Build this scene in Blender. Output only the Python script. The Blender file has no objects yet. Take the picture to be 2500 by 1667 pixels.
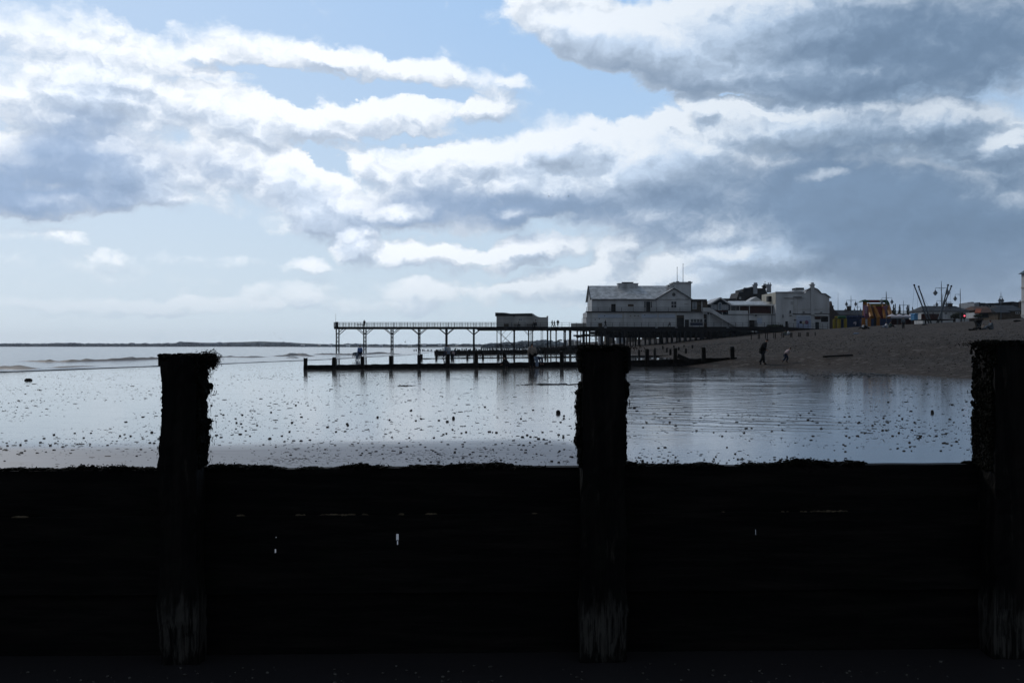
import bpy, bmesh, math, random
import numpy as np
from mathutils import Vector, Matrix, noise as mnoise
R = math.radians
random.seed(7)
rng = np.random.RandomState(11)
scene = bpy.context.scene
COL = scene.collection
F, CX, HY, EYE = 2430.0, 1250.0, 845.0, 1.5

def W(px, py, D):
    """real position of something seen at that place of the photograph and D metres away"""
    return Vector(((px-CX)/F*D, D, EYE+(HY-py)/F*D))

# ------------------------------------------------------------------ tagging
def tag(o, label=None, cat=None, group=None, kind=None):
    if label: o['label'] = label
    if cat: o['category'] = cat
    if group: o['group'] = group
    if kind: o['kind'] = kind
    return o
def empty(name, loc, label, cat, group=None, rz=0):
    o = bpy.data.objects.new(name, None); COL.objects.link(o)
    o.location = loc; o.rotation_euler = (0, 0, rz); o.empty_display_size = .3
    return tag(o, label, cat, group)

# ------------------------------------------------------------------ mesh builder (world or local coordinates)
class MB:
    def __init__(s): s.v = []; s.f = []; s.sm = False
    def add(s, vs, fs):
        n = len(s.v); s.v += [tuple(v) for v in vs]; s.f += [tuple(i+n for i in f) for f in fs]; return s
    def box(s, x0, x1, y0, y1, z0, z1):
        return s.add([(x0,y0,z0),(x1,y0,z0),(x1,y1,z0),(x0,y1,z0),(x0,y0,z1),(x1,y0,z1),(x1,y1,z1),(x0,y1,z1)],
                     [(0,3,2,1),(4,5,6,7),(0,1,5,4),(1,2,6,5),(2,3,7,6),(3,0,4,7)])
    def pbox(s, px0, py0, px1, py1, D, depth):      # front face as seen, depth behind it
        a = W(px0, py1, D); b = W(px1, py0, D)
        return s.box(a.x, b.x, D, D+depth, a.z, b.z)
    def prism(s, poly, y0, y1):                      # poly of (x,z), extruded in y
        n = len(poly)
        vs = [(x, y0, z) for x, z in poly]+[(x, y1, z) for x, z in poly]
        fs = [tuple(range(n)), tuple(range(2*n-1, n-1, -1))]+[(i, i+n, (i+1) % n+n, (i+1) % n) for i in range(n)]
        return s.add(vs, fs)
    def pprism(s, pts, D, depth):
        return s.prism([(W(a, b, D).x, W(a, b, D).z) for a, b in pts], D, D+depth)
    def tube(s, p0, p1, r0, r1=None, n=6, cap=True):
        return s.path([p0, p1], [r0, r0 if r1 is None else r1], n, cap)
    def path(s, pts, rs, n=6, cap=True):
        pts = [Vector(p) for p in pts]
        if not hasattr(rs, '__len__'): rs = [rs]*len(pts)
        m = len(pts); vs = []
        for i, p in enumerate(pts):
            d = (pts[min(i+1, m-1)]-pts[max(i-1, 0)]).normalized()
            a = Vector((0, 0, 1)) if abs(d.z) < .9 else Vector((1, 0, 0))
            u = d.cross(a).normalized(); w = d.cross(u)
            for k in range(n):
                t = 2*math.pi*(k+.5)/n
                vs.append(p+(u*math.cos(t)+w*math.sin(t))*rs[i])
        fs = [(i*n+k, i*n+(k+1) % n, (i+1)*n+(k+1) % n, (i+1)*n+k) for i in range(m-1) for k in range(n)]
        if cap: fs += [tuple(range(n-1, -1, -1)), tuple((m-1)*n+k for k in range(n))]
        return s.add(vs, fs)
    def beam(s, p0, p1, w, h):                       # rectangular bar
        p0 = Vector(p0); p1 = Vector(p1); d = (p1-p0).normalized()
        a = Vector((0, 0, 1)) if abs(d.z) < .95 else Vector((0, 1, 0))
        u = d.cross(a).normalized()*w/2; v = d.cross(u).normalized()*h/2
        vs = [p+q for p in (p0, p1) for q in (-u-v, u-v, u+v, -u+v)]
        return s.add(vs, [(0,1,2,3),(7,6,5,4),(0,4,5,1),(1,5,6,2),(2,6,7,3),(3,7,4,0)])
    def rev(s, c, prof, n=10):                       # prof of (r,z), about z through c
        c = Vector(c); vs = []
        for r, z in prof:
            for k in range(n):
                t = 2*math.pi*k/n; vs.append(c+Vector((r*math.cos(t), r*math.sin(t), z)))
        m = len(prof)
        fs = [(i*n+k, i*n+(k+1) % n, (i+1)*n+(k+1) % n, (i+1)*n+k) for i in range(m-1) for k in range(n)]
        fs += [tuple(range(n-1, -1, -1)), tuple((m-1)*n+k for k in range(n))]
        return s.add(vs, fs)
    def blob(s, c, rx, ry, rz, n=8, m=5, jit=.15):
        c = Vector(c); vs = [c+Vector((0, 0, -rz))]
        for i in range(1, m):
            ph = -math.pi/2+math.pi*i/m
            for k in range(n):
                t = 2*math.pi*k/n; j = 1+random.uniform(-jit, jit)
                vs.append(c+Vector((rx*math.cos(ph)*math.cos(t)*j, ry*math.cos(ph)*math.sin(t)*j, rz*math.sin(ph)*j)))
        vs.append(c+Vector((0, 0, rz)))
        fs = [(0, 1+(k+1) % n, 1+k) for k in range(n)]
        for i in range(m-2):
            for k in range(n):
                a = 1+i*n+k; b = 1+i*n+(k+1) % n; fs.append((a, b, b+n, a+n))
        l = 1+(m-2)*n; fs += [(l+k, l+(k+1) % n, len(vs)-1) for k in range(n)]
        return s.add(vs, fs)
    def build(s, name, mat, parent=None, smooth=False):
        me = bpy.data.meshes.new(name)
        off = Vector((0, 0, 0)); rot = None
        if parent is not None:
            M = world_of(parent).inverted()
            vs = [tuple(M @ Vector(v)) for v in s.v]
        else: vs = s.v
        me.from_pydata(vs, [], s.f); me.validate(); me.update()
        if smooth:
            me.polygons.foreach_set('use_smooth', [True]*len(me.polygons))
        if isinstance(mat, (list, tuple)):
            for m in mat: me.materials.append(m)
        elif mat: me.materials.append(mat)
        o = bpy.data.objects.new(name, me); COL.objects.link(o)
        if parent is not None: o.parent = parent
        return o
def world_of(o):
    M = Matrix.LocRotScale(o.location, o.rotation_euler, o.scale)
    return world_of(o.parent) @ M if o.parent else M
def recenter(o):
    """put a parentless mesh's origin at its base"""
    me = o.data; co = np.empty(len(me.vertices)*3); me.vertices.foreach_get('co', co); co = co.reshape(-1, 3)
    c = Vector(((co[:, 0].min()+co[:, 0].max())/2, (co[:, 1].min()+co[:, 1].max())/2, co[:, 2].min()))
    me.transform(Matrix.Translation(-c)); o.location = c
    return o

# ------------------------------------------------------------------ materials
class NT:
    def __init__(s, nt): s.t = nt; s.n = nt.nodes; s.l = nt.links
    def node(s, typ, ins=None, **kw):
        n = s.n.new(typ)
        for k, v in kw.items(): setattr(n, k, v)
        if ins:
            for k, v in ins.items():
                sock = n.inputs[k]
                if isinstance(v, bpy.types.NodeSocket): s.l.new(v, sock)
                elif isinstance(v, bpy.types.Node): s.l.new(v.outputs[0], sock)
                else: sock.default_value = v
        return n
    def m(s, op, a, b=None, c=None, clamp=False):
        ins = {0: a}
        if b is not None: ins[1] = b
        if c is not None: ins[2] = c
        n = s.node('ShaderNodeMath', ins, operation=op, use_clamp=clamp); return n.outputs[0]
    def mr(s, v, a, b, c=0., d=1., smooth=True):
        n = s.node('ShaderNodeMapRange', {0: v, 1: a, 2: b, 3: c, 4: d}, interpolation_type='SMOOTHSTEP' if smooth else 'LINEAR')
        return n.outputs[0]
    def noise(s, vec, scale, detail=4, rough=.55, dist=0., dim='3D'):
        return s.node('ShaderNodeTexNoise', {'Vector': vec, 'Scale': scale, 'Detail': detail, 'Roughness': rough, 'Distortion': dist}, noise_dimensions=dim)
    def mapv(s, vec, scale=(1,1,1), loc=(0,0,0), rot=(0,0,0)):
        return s.node('ShaderNodeMapping', {'Vector': vec, 'Location': loc, 'Rotation': rot, 'Scale': scale}).outputs[0]
    def mix(s, f, a, b):
        n = s.node('ShaderNodeMix', data_type='RGBA')
        for sock, v in ((n.inputs[0], f), (n.inputs[6], a), (n.inputs[7], b)):
            if isinstance(v, bpy.types.NodeSocket): s.l.new(v, sock)
            else: sock.default_value = (v if not hasattr(v, '__len__') or len(v) == 4 else (*v, 1))
        return n.outputs[2]
def newmat(name):
    m = bpy.data.materials.new(name); m.use_nodes = True
    t = NT(m.node_tree); b = m.node_tree.nodes['Principled BSDF']
    return m, t, b
def mat(name, col, rough=.7, var=.25, scale=3., bump=.0, col2=None, spec=.14, metal=0., streak=False, bscale=None):
    m, t, b = newmat(name)
    g = t.node('ShaderNodeNewGeometry').outputs['Position']
    v = t.mapv(g, (1, 1, .25) if streak else (1, 1, 1))
    n = t.noise(v, scale, 5, .6)
    c2 = col2 or tuple(c*(1-var) for c in col); c1 = tuple(min(1, c*(1+var*.5)) for c in col) if not col2 else col
    f = t.mr(n.outputs[0], .35, .65)
    t.l.new(t.mix(f, c2, c1), b.inputs['Base Color'])
    b.inputs['Roughness'].default_value = rough; b.inputs['Metallic'].default_value = metal
    b.inputs['Specular IOR Level'].default_value = spec
    if bump:
        n2 = t.noise(v, bscale or scale*6, 4, .6)
        bn = t.node('ShaderNodeBump', {'Strength': 1., 'Distance': bump, 'Height': n2.outputs[0]})
        t.l.new(bn.outputs[0], b.inputs['Normal'])
    return m

M = {}
M['white'] = mat('white_render', (.56,.57,.58), .8, .16, .5, 0, streak=True)
M['white_old'] = mat('stained_white_render', (.46,.45,.43), .85, .25, .35, 0, streak=True)
M['cream'] = mat('cream_paint', (.50,.47,.40), .8, .15, .5)
M['panel'] = mat('pale_blue_panel', (.50,.56,.66), .6, .1, .4)
M['slate'] = mat('grey_slate', (.50,.51,.52), .5, .35, .8, .01, streak=True)
M['dark_slate'] = mat('dark_slate', (.026,.026,.029), .7, .3, .6)
M['brick'] = mat('dark_brick', (.06,.045,.04), .9, .3, 2)
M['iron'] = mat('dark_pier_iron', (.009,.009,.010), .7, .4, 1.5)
M['rail'] = mat('grey_rail_paint', (.05,.055,.06), .6, .2, 2)
M['dark'] = mat('dark_opening', (.012,.012,.013), .5, .3, 1)
M['glass'] = mat('window_glass', (.02,.025,.03), .08, .1, 1, spec=.6)
M['paleglass'] = mat('pale_window_glass', (.16,.2,.24), .15, .2, .6, spec=.6)
M['frame'] = mat('white_frame', (.6,.6,.6), .6, .1, 2)
M['maroon'] = mat('maroon_board', (.045,.014,.012), .7, .3, 1)
M['teal'] = mat('dark_blue_cladding', (.03,.045,.06), .7, .3, 1)
M['brown'] = mat('brown_board', (.09,.07,.05), .8, .3, 1)
M['orange_roof'] = mat('orange_tile_roof', (.35,.10,.05), .8, .3, 1.2)
M['brown_roof'] = mat('brown_tile_roof', (.09,.05,.035), .8, .3, 1.2)
M['chimney'] = mat('grey_chimney_render', (.30,.32,.35), .8, .15, 1)
M['lamp'] = mat('grey_lamp_paint', (.10,.12,.14), .5, .2, 2)
M['lampglass'] = mat('lamp_glass', (.30,.35,.4), .2, .1, 4)
M['yellow'] = mat('yellow_vinyl', (.24,.19,.01), .45, .1, 1)
M['orange'] = mat('orange_vinyl', (.30,.12,.012), .45, .15, 1)
M['red'] = mat('red_vinyl', (.16,.012,.012), .45, .15, 1)
M['blue'] = mat('blue_vinyl', (.015,.035,.10), .45, .15, 1)
M['green'] = mat('green_vinyl', (.015,.09,.035), .45, .2, 1)
M['pink'] = mat('pink_vinyl', (.22,.10,.17), .45, .15, 1)
M['canvas'] = mat('white_canvas', (.55,.52,.56), .8, .1, 1)
M['bluecanvas'] = mat('blue_canvas', (.10,.30,.55), .8, .1, 1)
M['leaf'] = mat('dark_foliage', (.035,.045,.025), .8, .5, .6)
M['bark'] = mat('bark', (.04,.03,.025), .9, .3, 2)
M['skin'] = mat('skin', (.38,.22,.16), .6, .1, 5)
M['gull'] = mat('gull_feathers', (.10,.10,.11), .8, .3, 5)
def cloth(name, c): return mat('cloth_'+name, c, .9, .2, 8)
M['cblack'] = cloth('black', (.012,.012,.014)); M['cnavy'] = cloth('navy', (.02,.03,.06))
M['cblue'] = cloth('blue', (.10,.17,.36)); M['cpink'] = cloth('pale_pink', (.42,.33,.33))
M['cbeige'] = cloth('beige', (.26,.22,.19)); M['cwhite'] = cloth('white', (.55,.57,.6))
M['cgrey'] = cloth('grey', (.12,.14,.16)); M['cjean'] = cloth('jeans', (.22,.27,.36)); M['cgreen'] = cloth('green', (.05,.08,.07))
M['hair'] = mat('brown_hair', (.03,.02,.014), .7, .3, 10)

# wet, weedy groyne timber with bare wood low on the posts
def timber(name, bare=False):
    m, t, b = newmat(name)
    g = t.node('ShaderNodeNewGeometry').outputs['Position']
    v = t.mapv(g, (9, 9, .9) if bare else (.9, 9, 9)); n = t.noise(v, 2.2, 6, .65)
    n2 = t.noise(g, 3.1, 5, .6)
    c = t.mix(t.mr(n.outputs[0], .4, .7), (.003,.003,.003), (.012,.010,.009))
    c = t.mix(t.mr(n2.outputs[0], .55, .7, 0., .7), c, (.006,.008,.005))
    if bare:
        sx = t.node('ShaderNodeSeparateXYZ', {0: g})
        n3 = t.noise(t.mapv(g, (9, 9, 2.2)), 2.5, 6, .65)
        zz = t.m('ADD', sx.outputs[2], t.m('MULTIPLY', t.m('SUBTRACT', n3.outputs[0], .5), .42))
        lo = t.m('MULTIPLY', t.mr(zz, .015, .07), t.mr(zz, .36, .20))
        st_ = t.noise(t.mapv(g, (22, 22, .8), (3, 1, 0)), 2.2, 5, .7)
        lo = t.m('MULTIPLY', lo, t.mr(st_.outputs[0], .40, .58))
        c = t.mix(lo, c, (.060,.056,.050))
        n4 = t.noise(t.mapv(g, (10, 10, 1.5), (5, 2, 1)), 2.0, 5, .65)
        c = t.mix(t.mr(n4.outputs[0], .58, .72, 0., .6), c, (.050,.042,.034))
    t.l.new(c, b.inputs['Base Color']); b.inputs['Roughness'].default_value = .8; b.inputs['Specular IOR Level'].default_value = .12
    bn = t.node('ShaderNodeBump', {'Strength': 1., 'Distance': .012, 'Height': t.noise(v, 4, 6, .7).outputs[0]})
    t.l.new(bn.outputs[0], b.inputs['Normal'])
    return m
M['timber'] = timber('groyne_timber'); M['post'] = timber('groyne_post_timber', True)
M['farpost'] = mat('far_groyne_timber', (.012,.011,.010), .85, .5, 3)
M['weed'] = mat('seaweed', (.006,.006,.004), .8, .5, 30, spec=.05)
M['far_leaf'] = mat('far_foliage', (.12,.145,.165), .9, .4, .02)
M['stone'] = mat('dark_stone', (.022,.020,.018), .6, .5, 8, spec=.2)
M['ledge'] = mat('algae_brown_ledge', (.11,.085,.055), .8, .6, 14)
M['stain'] = mat('bluish_stained_timber', (.012,.013,.017), .6, .6, 6)

# ------------------------------------------------------------------ terrain functions
XS = [(-60,-46),(0,-42),(69,-35.7),(97,-30),(136,-25),(208,-21),(400,-28),(625,-45),(1200,-140),(2500,-500),(4000,-900)]
def shore(y):
    return float(np.interp(y, [a for a, _ in XS], [b for _, b in XS]))
def gap_noise(x, y): return mnoise.noise(Vector((x, y, 0)))
def sand_z(x, y):
    return -.3*min(x/shore(y), 3.) if x < 0 else .0075*x
SP = [(14,-.45),(16.5,-.15),(19,.16),(24,.80),(30,1.3),(45,2.75),(60,4.35),(70,5.35),(76,5.55),(2000,5.6)]
def shingle_z(x, y):
    x = x+6.3*math.exp(-((y-71)/6.5)**2)*(1 if x < 22 else max(0, 1-(x-22)/22))
    b = float(np.interp(x, [a for a, _ in SP], [c for _, c in SP]))
    k = min(1., max(0., (x-15)/10))*(1-min(1., max(0., (x-68)/8)))
    n = mnoise.noise(Vector((x*.09, y*.035, 0)))*.32+mnoise.noise(Vector((x*.3, y*.1, 3)))*.10
    e = mnoise.noise(Vector((x*.2, y*.13, 8)))*.10+mnoise.noise(Vector((x*.9, y*.7, 5)))*.035
    return b+n*k+e*(1-k*.6 if x < 70 else 0)
def ground_z(x, y):
    return max(sand_z(x, y), shingle_z(x, y)) if x > 14 else sand_z(x, y)
def on_ground(px, py, lo=3., hi=900.):
    """where the line of sight through that place meets the beach"""
    prev = None; D = lo
    while D < hi:
        p = W(px, py, D)
        if p.z < ground_z(p.x, p.y): 
            a, b = D/1.01, D
            for _ in range(20):
                m = (a+b)/2; q = W(px, py, m)
                if q.z < ground_z(q.x, q.y): b = m
                else: a = m
            q = W(px, py, b); q.z = ground_z(q.x, q.y); return q
        D *= 1.01
    p = W(px, py, 250); return Vector((p.x, p.y, ground_z(p.x, p.y)))

def grid_mesh(name, xs, ys, fz, m, wrap=None):
    V = [(x if wrap is None else wrap(x, y), y) for y in ys for x in xs]
    V = [(a, b, fz(a, b)) for a, b in V]
    n = len(xs); f = [(j*n+i, j*n+i+1, (j+1)*n+i+1, (j+1)*n+i) for j in range(len(ys)-1) for i in range(n-1)]
    mb = MB(); mb.v = V; mb.f = f
    return mb.build(name, m, None, True)
SUN_E=0.9; SKY_S=0.06; BACK_S=1.35; HAZE=0.00007
# ================================================================== camera, sun, sky
cam = bpy.data.cameras.new('camera'); co = bpy.data.objects.new('camera', cam); COL.objects.link(co)
cam.sensor_width = 36; cam.lens = 36*F/2500; cam.clip_end = 9000; cam.clip_start = .05
co.location = (0, 0, EYE); co.rotation_euler = (R(90), 0, 0); cam.shift_y = (845-833.5)/2500
scene.camera = co
SUN_AZ, SUN_EL = R(-34), R(37)
sl = bpy.data.lights.new('sun', 'SUN'); so = bpy.data.objects.new('sun', sl); COL.objects.link(so)
sl.energy = SUN_E; sl.angle = R(10); sl.color = (1, .93, .84)
sd = Vector((math.sin(SUN_AZ)*math.cos(SUN_EL), math.cos(SUN_AZ)*math.cos(SUN_EL), math.sin(SUN_EL)))
so.rotation_euler = sd.to_track_quat('Z', 'Y').to_euler(); so.location = (-40, 40, 60)

world = bpy.data.worlds.new('World'); scene.world = world; world.use_nodes = True
t = NT(world.node_tree); t.n.clear()
gen = t.node('ShaderNodeTexCoord').outputs['Generated']
sky = t.node('ShaderNodeTexSky', sky_type='NISHITA', sun_disc=False, sun_elevation=SUN_EL, sun_rotation=SUN_AZ, altitude=0, air_density=1.0, dust_density=.6, ozone_density=1.4)
sp = t.node('ShaderNodeSeparateXYZ', {0: gen})
X, Y, Z = sp.outputs
az = t.m('ARCTAN2', X, Y)
hyp = t.m('SQRT', t.m('ADD', t.m('MULTIPLY', X, X), t.m('MULTIPLY', Y, Y)))
el = t.m('ARCTAN2', Z, hyp)
p = t.node('ShaderNodeCombineXYZ', {0: az, 1: el, 2: 0.}).outputs[0]
def AE(px, py):
    dx = px-CX; return math.atan2(dx, F), math.atan2(HY-py, math.hypot(F, dx))
# warp the cloud coordinates so that the outlines billow
pn = t.mapv(p, (1, 1.3, 1))
w1 = t.noise(pn, 7, 3, .6); w2 = t.noise(pn, 34, 5, .62)
def warp(vec, nz, amt):
    d = t.node('ShaderNodeVectorMath', {0: nz.outputs['Color'], 1: (.5,.5,.5)}, operation='SUBTRACT').outputs[0]
    d = t.node('ShaderNodeVectorMath', {0: d, 1: (amt, amt*.6, 0)}, operation='MULTIPLY').outputs[0]
    return t.node('ShaderNodeVectorMath', {0: vec, 1: d}, operation='ADD').outputs[0]
pw = warp(warp(p, w1, .05), w2, .040)
def blobs(L, vec):
    acc = None
    for (cx, cy, rx, ry, ang, wt) in L:
        a, e = AE(cx, cy); q = F*F/(F*F+(cx-CX)**2)
        sx = F/(rx*q); sy = F/(ry*math.sqrt(q))
        th = R(ang)
        # rotate about centre, then scale (Mapping type TEXTURE does the inverse transform)
        mp = t.node('ShaderNodeMapping', {'Vector': vec, 'Location': (a, e, 0), 'Rotation': (0, 0, -th), 'Scale': (1/sx, 1/sy, 1)}, vector_type='TEXTURE')
        r = t.node('ShaderNodeVectorMath', {0: mp.outputs[0], 1: mp.outputs[0]}, operation='DOT_PRODUCT').outputs['Value']
        g = t.m('MULTIPLY', t.m('SUBTRACT', 1.0, r, clamp=True), wt)
        acc = g if acc is None else t.m('ADD', acc, g)
    return acc
CLOUD = [
 (200,112,480,76,5,1.1),(230,40,150,26,8,.5),(600,112,260,62,6,.95),(800,150,90,30,15,.5),(1020,176,320,38,9,.85),(1255,206,60,22,5,.7),(850,150,60,26,20,.5),
 (60,225,300,90,4,1.1),(330,235,300,70,12,1.1),(640,285,260,60,14,1.1),(950,290,300,60,-4,1.05),(1200,268,90,50,-8,.9),
 (60,420,430,120,0,1.3),(350,400,330,120,12,1.2),(200,500,300,40,0,.6),(640,410,200,90,28,1.0),(760,480,150,90,40,1.0),(830,550,200,70,0,.9),
 (1130,460,380,140,0,1.4),(850,400,90,40,20,.6),(1390,335,120,68,0,1.2),(1280,362,200,46,-8,.6),(1500,440,300,130,0,1.2),
 (1000,622,200,34,0,1.3),(1290,615,160,42,-6,1.3),(1130,655,340,14,0,.4),(750,642,66,28,0,1.0),(870,598,66,44,-20,1.0),
 (395,489,75,30,6,.48),(1265,528,90,30,-2,.48),(990,528,100,34,-8,.48),(262,617,66,20,3,.42),(152,575,60,24,10,.4),(400,640,700,60,0,.28),(1150,720,600,60,0,.3),(30,560,110,26,10,.42),
 (300,742,560,30,1,.85),(700,718,150,50,-8,.85),(880,745,240,28,3,.5),(1030,722,90,48,10,.85),(1350,680,260,30,-8,.6),(1480,640,120,50,-30,.7),(1720,650,210,45,-4,.9),(1580,690,220,40,0,.6),
 (1640,350,230,110,-10,1.2),(1710,247,56,34,0,1.),(1880,285,200,64,5,1.1),(2130,300,300,60,3,1.),(2380,320,240,70,8,1.1),(2470,380,110,70,10,1.1),
 (1400,50,210,110,20,1.2),(1540,120,260,80,14,1.2),(1800,60,420,125,0,1.2),(1900,190,300,45,3,.8),(2200,100,760,210,3,1.7),
 (2000,480,580,200,4,1.5),(2150,670,560,110,2,1.2),(1800,720,600,60,0,.8),(1560,580,220,80,0,.8),(2300,560,560,160,4,1.4),(1850,600,260,80,-10,.8),
 (1480,240,150,40,12,-.9),(820,203,400,20,5,-.75),(790,392,70,34,30,-1.),(1000,342,140,14,0,-.8),(1330,150,110,60,20,-.5),(1850,236,120,12,8,-.6),(2470,322,60,10,5,-.6),(560,590,330,40,0,-.6),
]
DARK = [
 (60,440,380,120,0,1.25),(1150,500,360,60,0,.2),(300,360,330,85,12,.75),(100,330,160,60,0,.4),(560,400,170,50,10,.35),
 (1150,535,400,80,0,.85),(1480,540,330,110,0,.75),(1120,450,240,60,10,.3),
 (2330,100,600,250,2,1.1),(1800,200,240,50,4,.3),
 (1950,470,430,150,4,.85),(2250,500,540,190,4,1.05),(2300,610,420,120,2,.7),(1130,660,330,16,0,.6),(2250,700,520,90,0,.6),(1750,590,160,50,0,.3),
 (1700,60,70,36,0,-.7),(2030,430,90,18,0,-.8),(1265,528,90,26,0,-.6),(990,528,90,26,0,-.6),(255,445,34,60,25,-.35),(330,420,60,30,0,-.3),
]
pn2 = warp(pn, w1, .05)
nA = t.noise(pn2, 11, 9, .56); nB = t.noise(t.mapv(pn2, (1,1,1), (-.005, .012*1.3, 0)), 11, 9, .56)
def vor(v): return t.node('ShaderNodeTexVoronoi', {'Vector': v, 'Scale': 32., 'Detail': 3., 'Roughness': .6, 'Smoothness': .35, 'Randomness': 1.}, feature='SMOOTH_F1', voronoi_dimensions='2D', normalize=True).outputs['Distance']
SH = (-.005, .012*1.3, 0)
pn3 = warp(pn, w2, .05)
vA = vor(pn3); vB = vor(t.mapv(pn3, (1,1,1), SH))
big = t.noise(pn, 5, 3, .5)
fa = t.m('SUBTRACT', nA.outputs[0], .5); fb = t.m('SUBTRACT', nB.outputs[0], .5)
def covf(vec, f, v_): return t.m('ADD', t.m('ADD', blobs(CLOUD, vec), t.m('MULTIPLY', f, 1.7)), t.m('MULTIPLY', t.m('SUBTRACT', .28, v_), 1.15))
cov = covf(pw, fa, vA)
up = covf(t.mapv(pw, (1,1,1), (-.005, .012, 0)), fb, vB)
soft = t.mr(big.outputs[0], .38, .62, .50, 1.20)        # some edges are crisp, others feather out
cover = t.mr(cov, .05, soft)
rise = t.m('MULTIPLY', t.m('SUBTRACT', cov, up), 1.5)    # + along the tops of the clouds, - along their bases
dk = blobs(DARK, warp(warp(p, w1, .06), w2, .03))
dk = t.m('ADD', dk, t.m('MULTIPLY', fa, t.mr(az, -.1, .25, .8, .25)))
dk = t.m('SUBTRACT', dk, t.m('MULTIPLY', rise, .35))
dk = t.m('MULTIPLY', t.mr(dk, -.2, 1.2), t.mr(cov, .20, 1.2))
thick = t.mr(t.m('SUBTRACT', t.m('MULTIPLY', cov, .5), t.m('MULTIPLY', rise, .8)), .0, 1.05)
# unseen grey cloud deck added behind the viewer and overhead to dim the light
aaz = t.m('ABSOLUTE', az)
back = t.m('MAXIMUM', t.mr(aaz, .72, 1.5), t.mr(el, .62, 1.1))
relief = t.m('MULTIPLY', rise, t.mr(dk, 0., 1., .23, .10))
left = t.mr(az, .42, -.22)                                   # clouds toward the sun are brighter
white = t.mix(left, (.64,.71,.79), (.91,.95,1.0))
grey = t.mix(left, (.165,.250,.375), (.33,.45,.65))
white = t.mix(thick, white, t.mix(left, (.41,.53,.69), (.66,.77,.93)))
ccol = t.mix(dk, white, grey)
bright = t.m('ADD', 1., relief)
bright = t.m('MAXIMUM', t.m('MINIMUM', bright, 1.12), .8)
ccol = t.node('ShaderNodeVectorMath', {0: ccol, 3: bright}, operation='SCALE').outputs[0]
hzc = t.mix(t.mr(az, .05, .40), (.56,.67,.78), (.30,.38,.50))
ccol = t.mix(t.mr(el, .11, -.01), ccol, hzc)         # far clouds near the horizon pale in the air
bgs = t.node('ShaderNodeBackground', {0: sky.outputs[0], 1: SKY_S})
clear = t.mix(t.mr(el, .38, .0), (.41,.65,1.0), (.60,.73,.85))
clear = t.mix(t.mr(az, .2, -.5), clear, t.mix(.35, clear, (.75,.84,.95)))
bgt = t.node('ShaderNodeBackground', {0: clear, 1: 1.})
ms0 = t.node('ShaderNodeMixShader', {0: t.mr(el, .35, .02, .8, .93), 1: bgs.outputs[0], 2: bgt.outputs[0]})
bgc = t.node('ShaderNodeBackground', {0: ccol, 1: 1.})
ms1 = t.node('ShaderNodeMixShader', {0: t.m('MULTIPLY', cover, .96), 1: ms0.outputs[0], 2: bgc.outputs[0]})
bgb = t.node('ShaderNodeBackground', {0: t.mix(t.mr(big.outputs[0], .3, .7), (.07,.09,.12), (.16,.19,.23)), 1: BACK_S})
ms2 = t.node('ShaderNodeMixShader', {0: back, 1: ms1.outputs[0], 2: bgb.outputs[0]})
out = t.node('ShaderNodeOutputWorld', {0: ms2.outputs[0]})
world.cycles.sampling_method = 'MANUAL'; world.cycles.sample_map_resolution = 1024
vs = scene.view_settings; vs.view_transform = 'Standard'; vs.look = 'None'; vs.gamma = 1; vs.exposure = 0; vs.use_curve_mapping = False
scene.cycles.volume_bounces = 0; scene.cycles.max_bounces = 6; scene.cycles.use_denoising = True
# ================================================================== wet sand
m, t, b = newmat('wet_sand')
g = t.node('ShaderNodeNewGeometry').outputs['Position']
s3 = t.node('ShaderNodeSeparateXYZ', {0: g}); gx, gy, gzz = s3.outputs
nlow = t.noise(t.mapv(g, (.25, .5, 1)), .6, 4, .6)
nmid = t.noise(t.mapv(g, (.5, 2.2, 1)), 1.6, 5, .65)
nfine = t.noise(t.mapv(g, (1, 2.5, 1)), 9, 5, .7)
# sand that has drained and is only damp: the strip nearest the groyne
thr = t.mr(gx, .6, 3.2, 15.6, 6.0)
thr = t.m('ADD', thr, t.m('MULTIPLY', t.m('SUBTRACT', nlow.outputs[0], .5), 2.0))
damp = t.m('SUBTRACT', 1., t.mr(t.m('SUBTRACT', gy, thr), -1.1, 1.1))
# low ripples standing out of the film of water
rw = t.node('ShaderNodeTexWave', {'Vector': t.mapv(g, (1, 1, 1), (0,0,0), (0,0,R(24))), 'Scale': .42, 'Distortion': 16., 'Detail': 4., 'Detail Scale': .5, 'Detail Roughness': .6}, bands_direction='Y').outputs['Fac']
rm = t.m('MULTIPLY', t.mr(t.m('SUBTRACT', gx, t.m('MULTIPLY', gy, .11)), -.3, .5), t.mr(t.m('SUBTRACT', gx, t.m('MULTIPLY', gy, .26)), 2.2, .8))
rm = t.m('MULTIPLY', rm, t.m('MULTIPLY', t.mr(gy, 14, 19), t.mr(gy, 66, 46)))
rm = t.m('MULTIPLY', rm, t.mr(nlow.outputs[0], .40, .60, .15, 1.))
rdark = t.m('MULTIPLY', rm, t.m('MULTIPLY', .6, t.mr(t.m('ADD', rw, t.m('MULTIPLY', nmid.outputs[0], .9)), 1.1, 1.45)))
c = t.mix(t.mr(nmid.outputs[0], .3, .7), (.050,.046,.044), (.10,.092,.088))
c = t.mix(damp, c, (.115,.105,.115))
c = t.mix(t.mr(gy, 5.6, 5.0), c, (.022,.020,.022))  # groyne's dark reflection and shade painted into the sand in front of it
speck = t.mr(t.noise(g, 22, 3, .7).outputs[0], .66, .72)
c = t.mix(t.m('MULTIPLY', speck, .6), c, (.02,.018,.017))
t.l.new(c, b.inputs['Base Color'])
ro = t.m('ADD', .045, t.m('MULTIPLY', t.mr(nmid.outputs[0], .45, .75), .08))
ro = t.m('ADD', ro, t.m('MULTIPLY', damp, .36)); ro = t.m('ADD', ro, t.m('MULTIPLY', rdark, .5), clamp=True)
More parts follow.
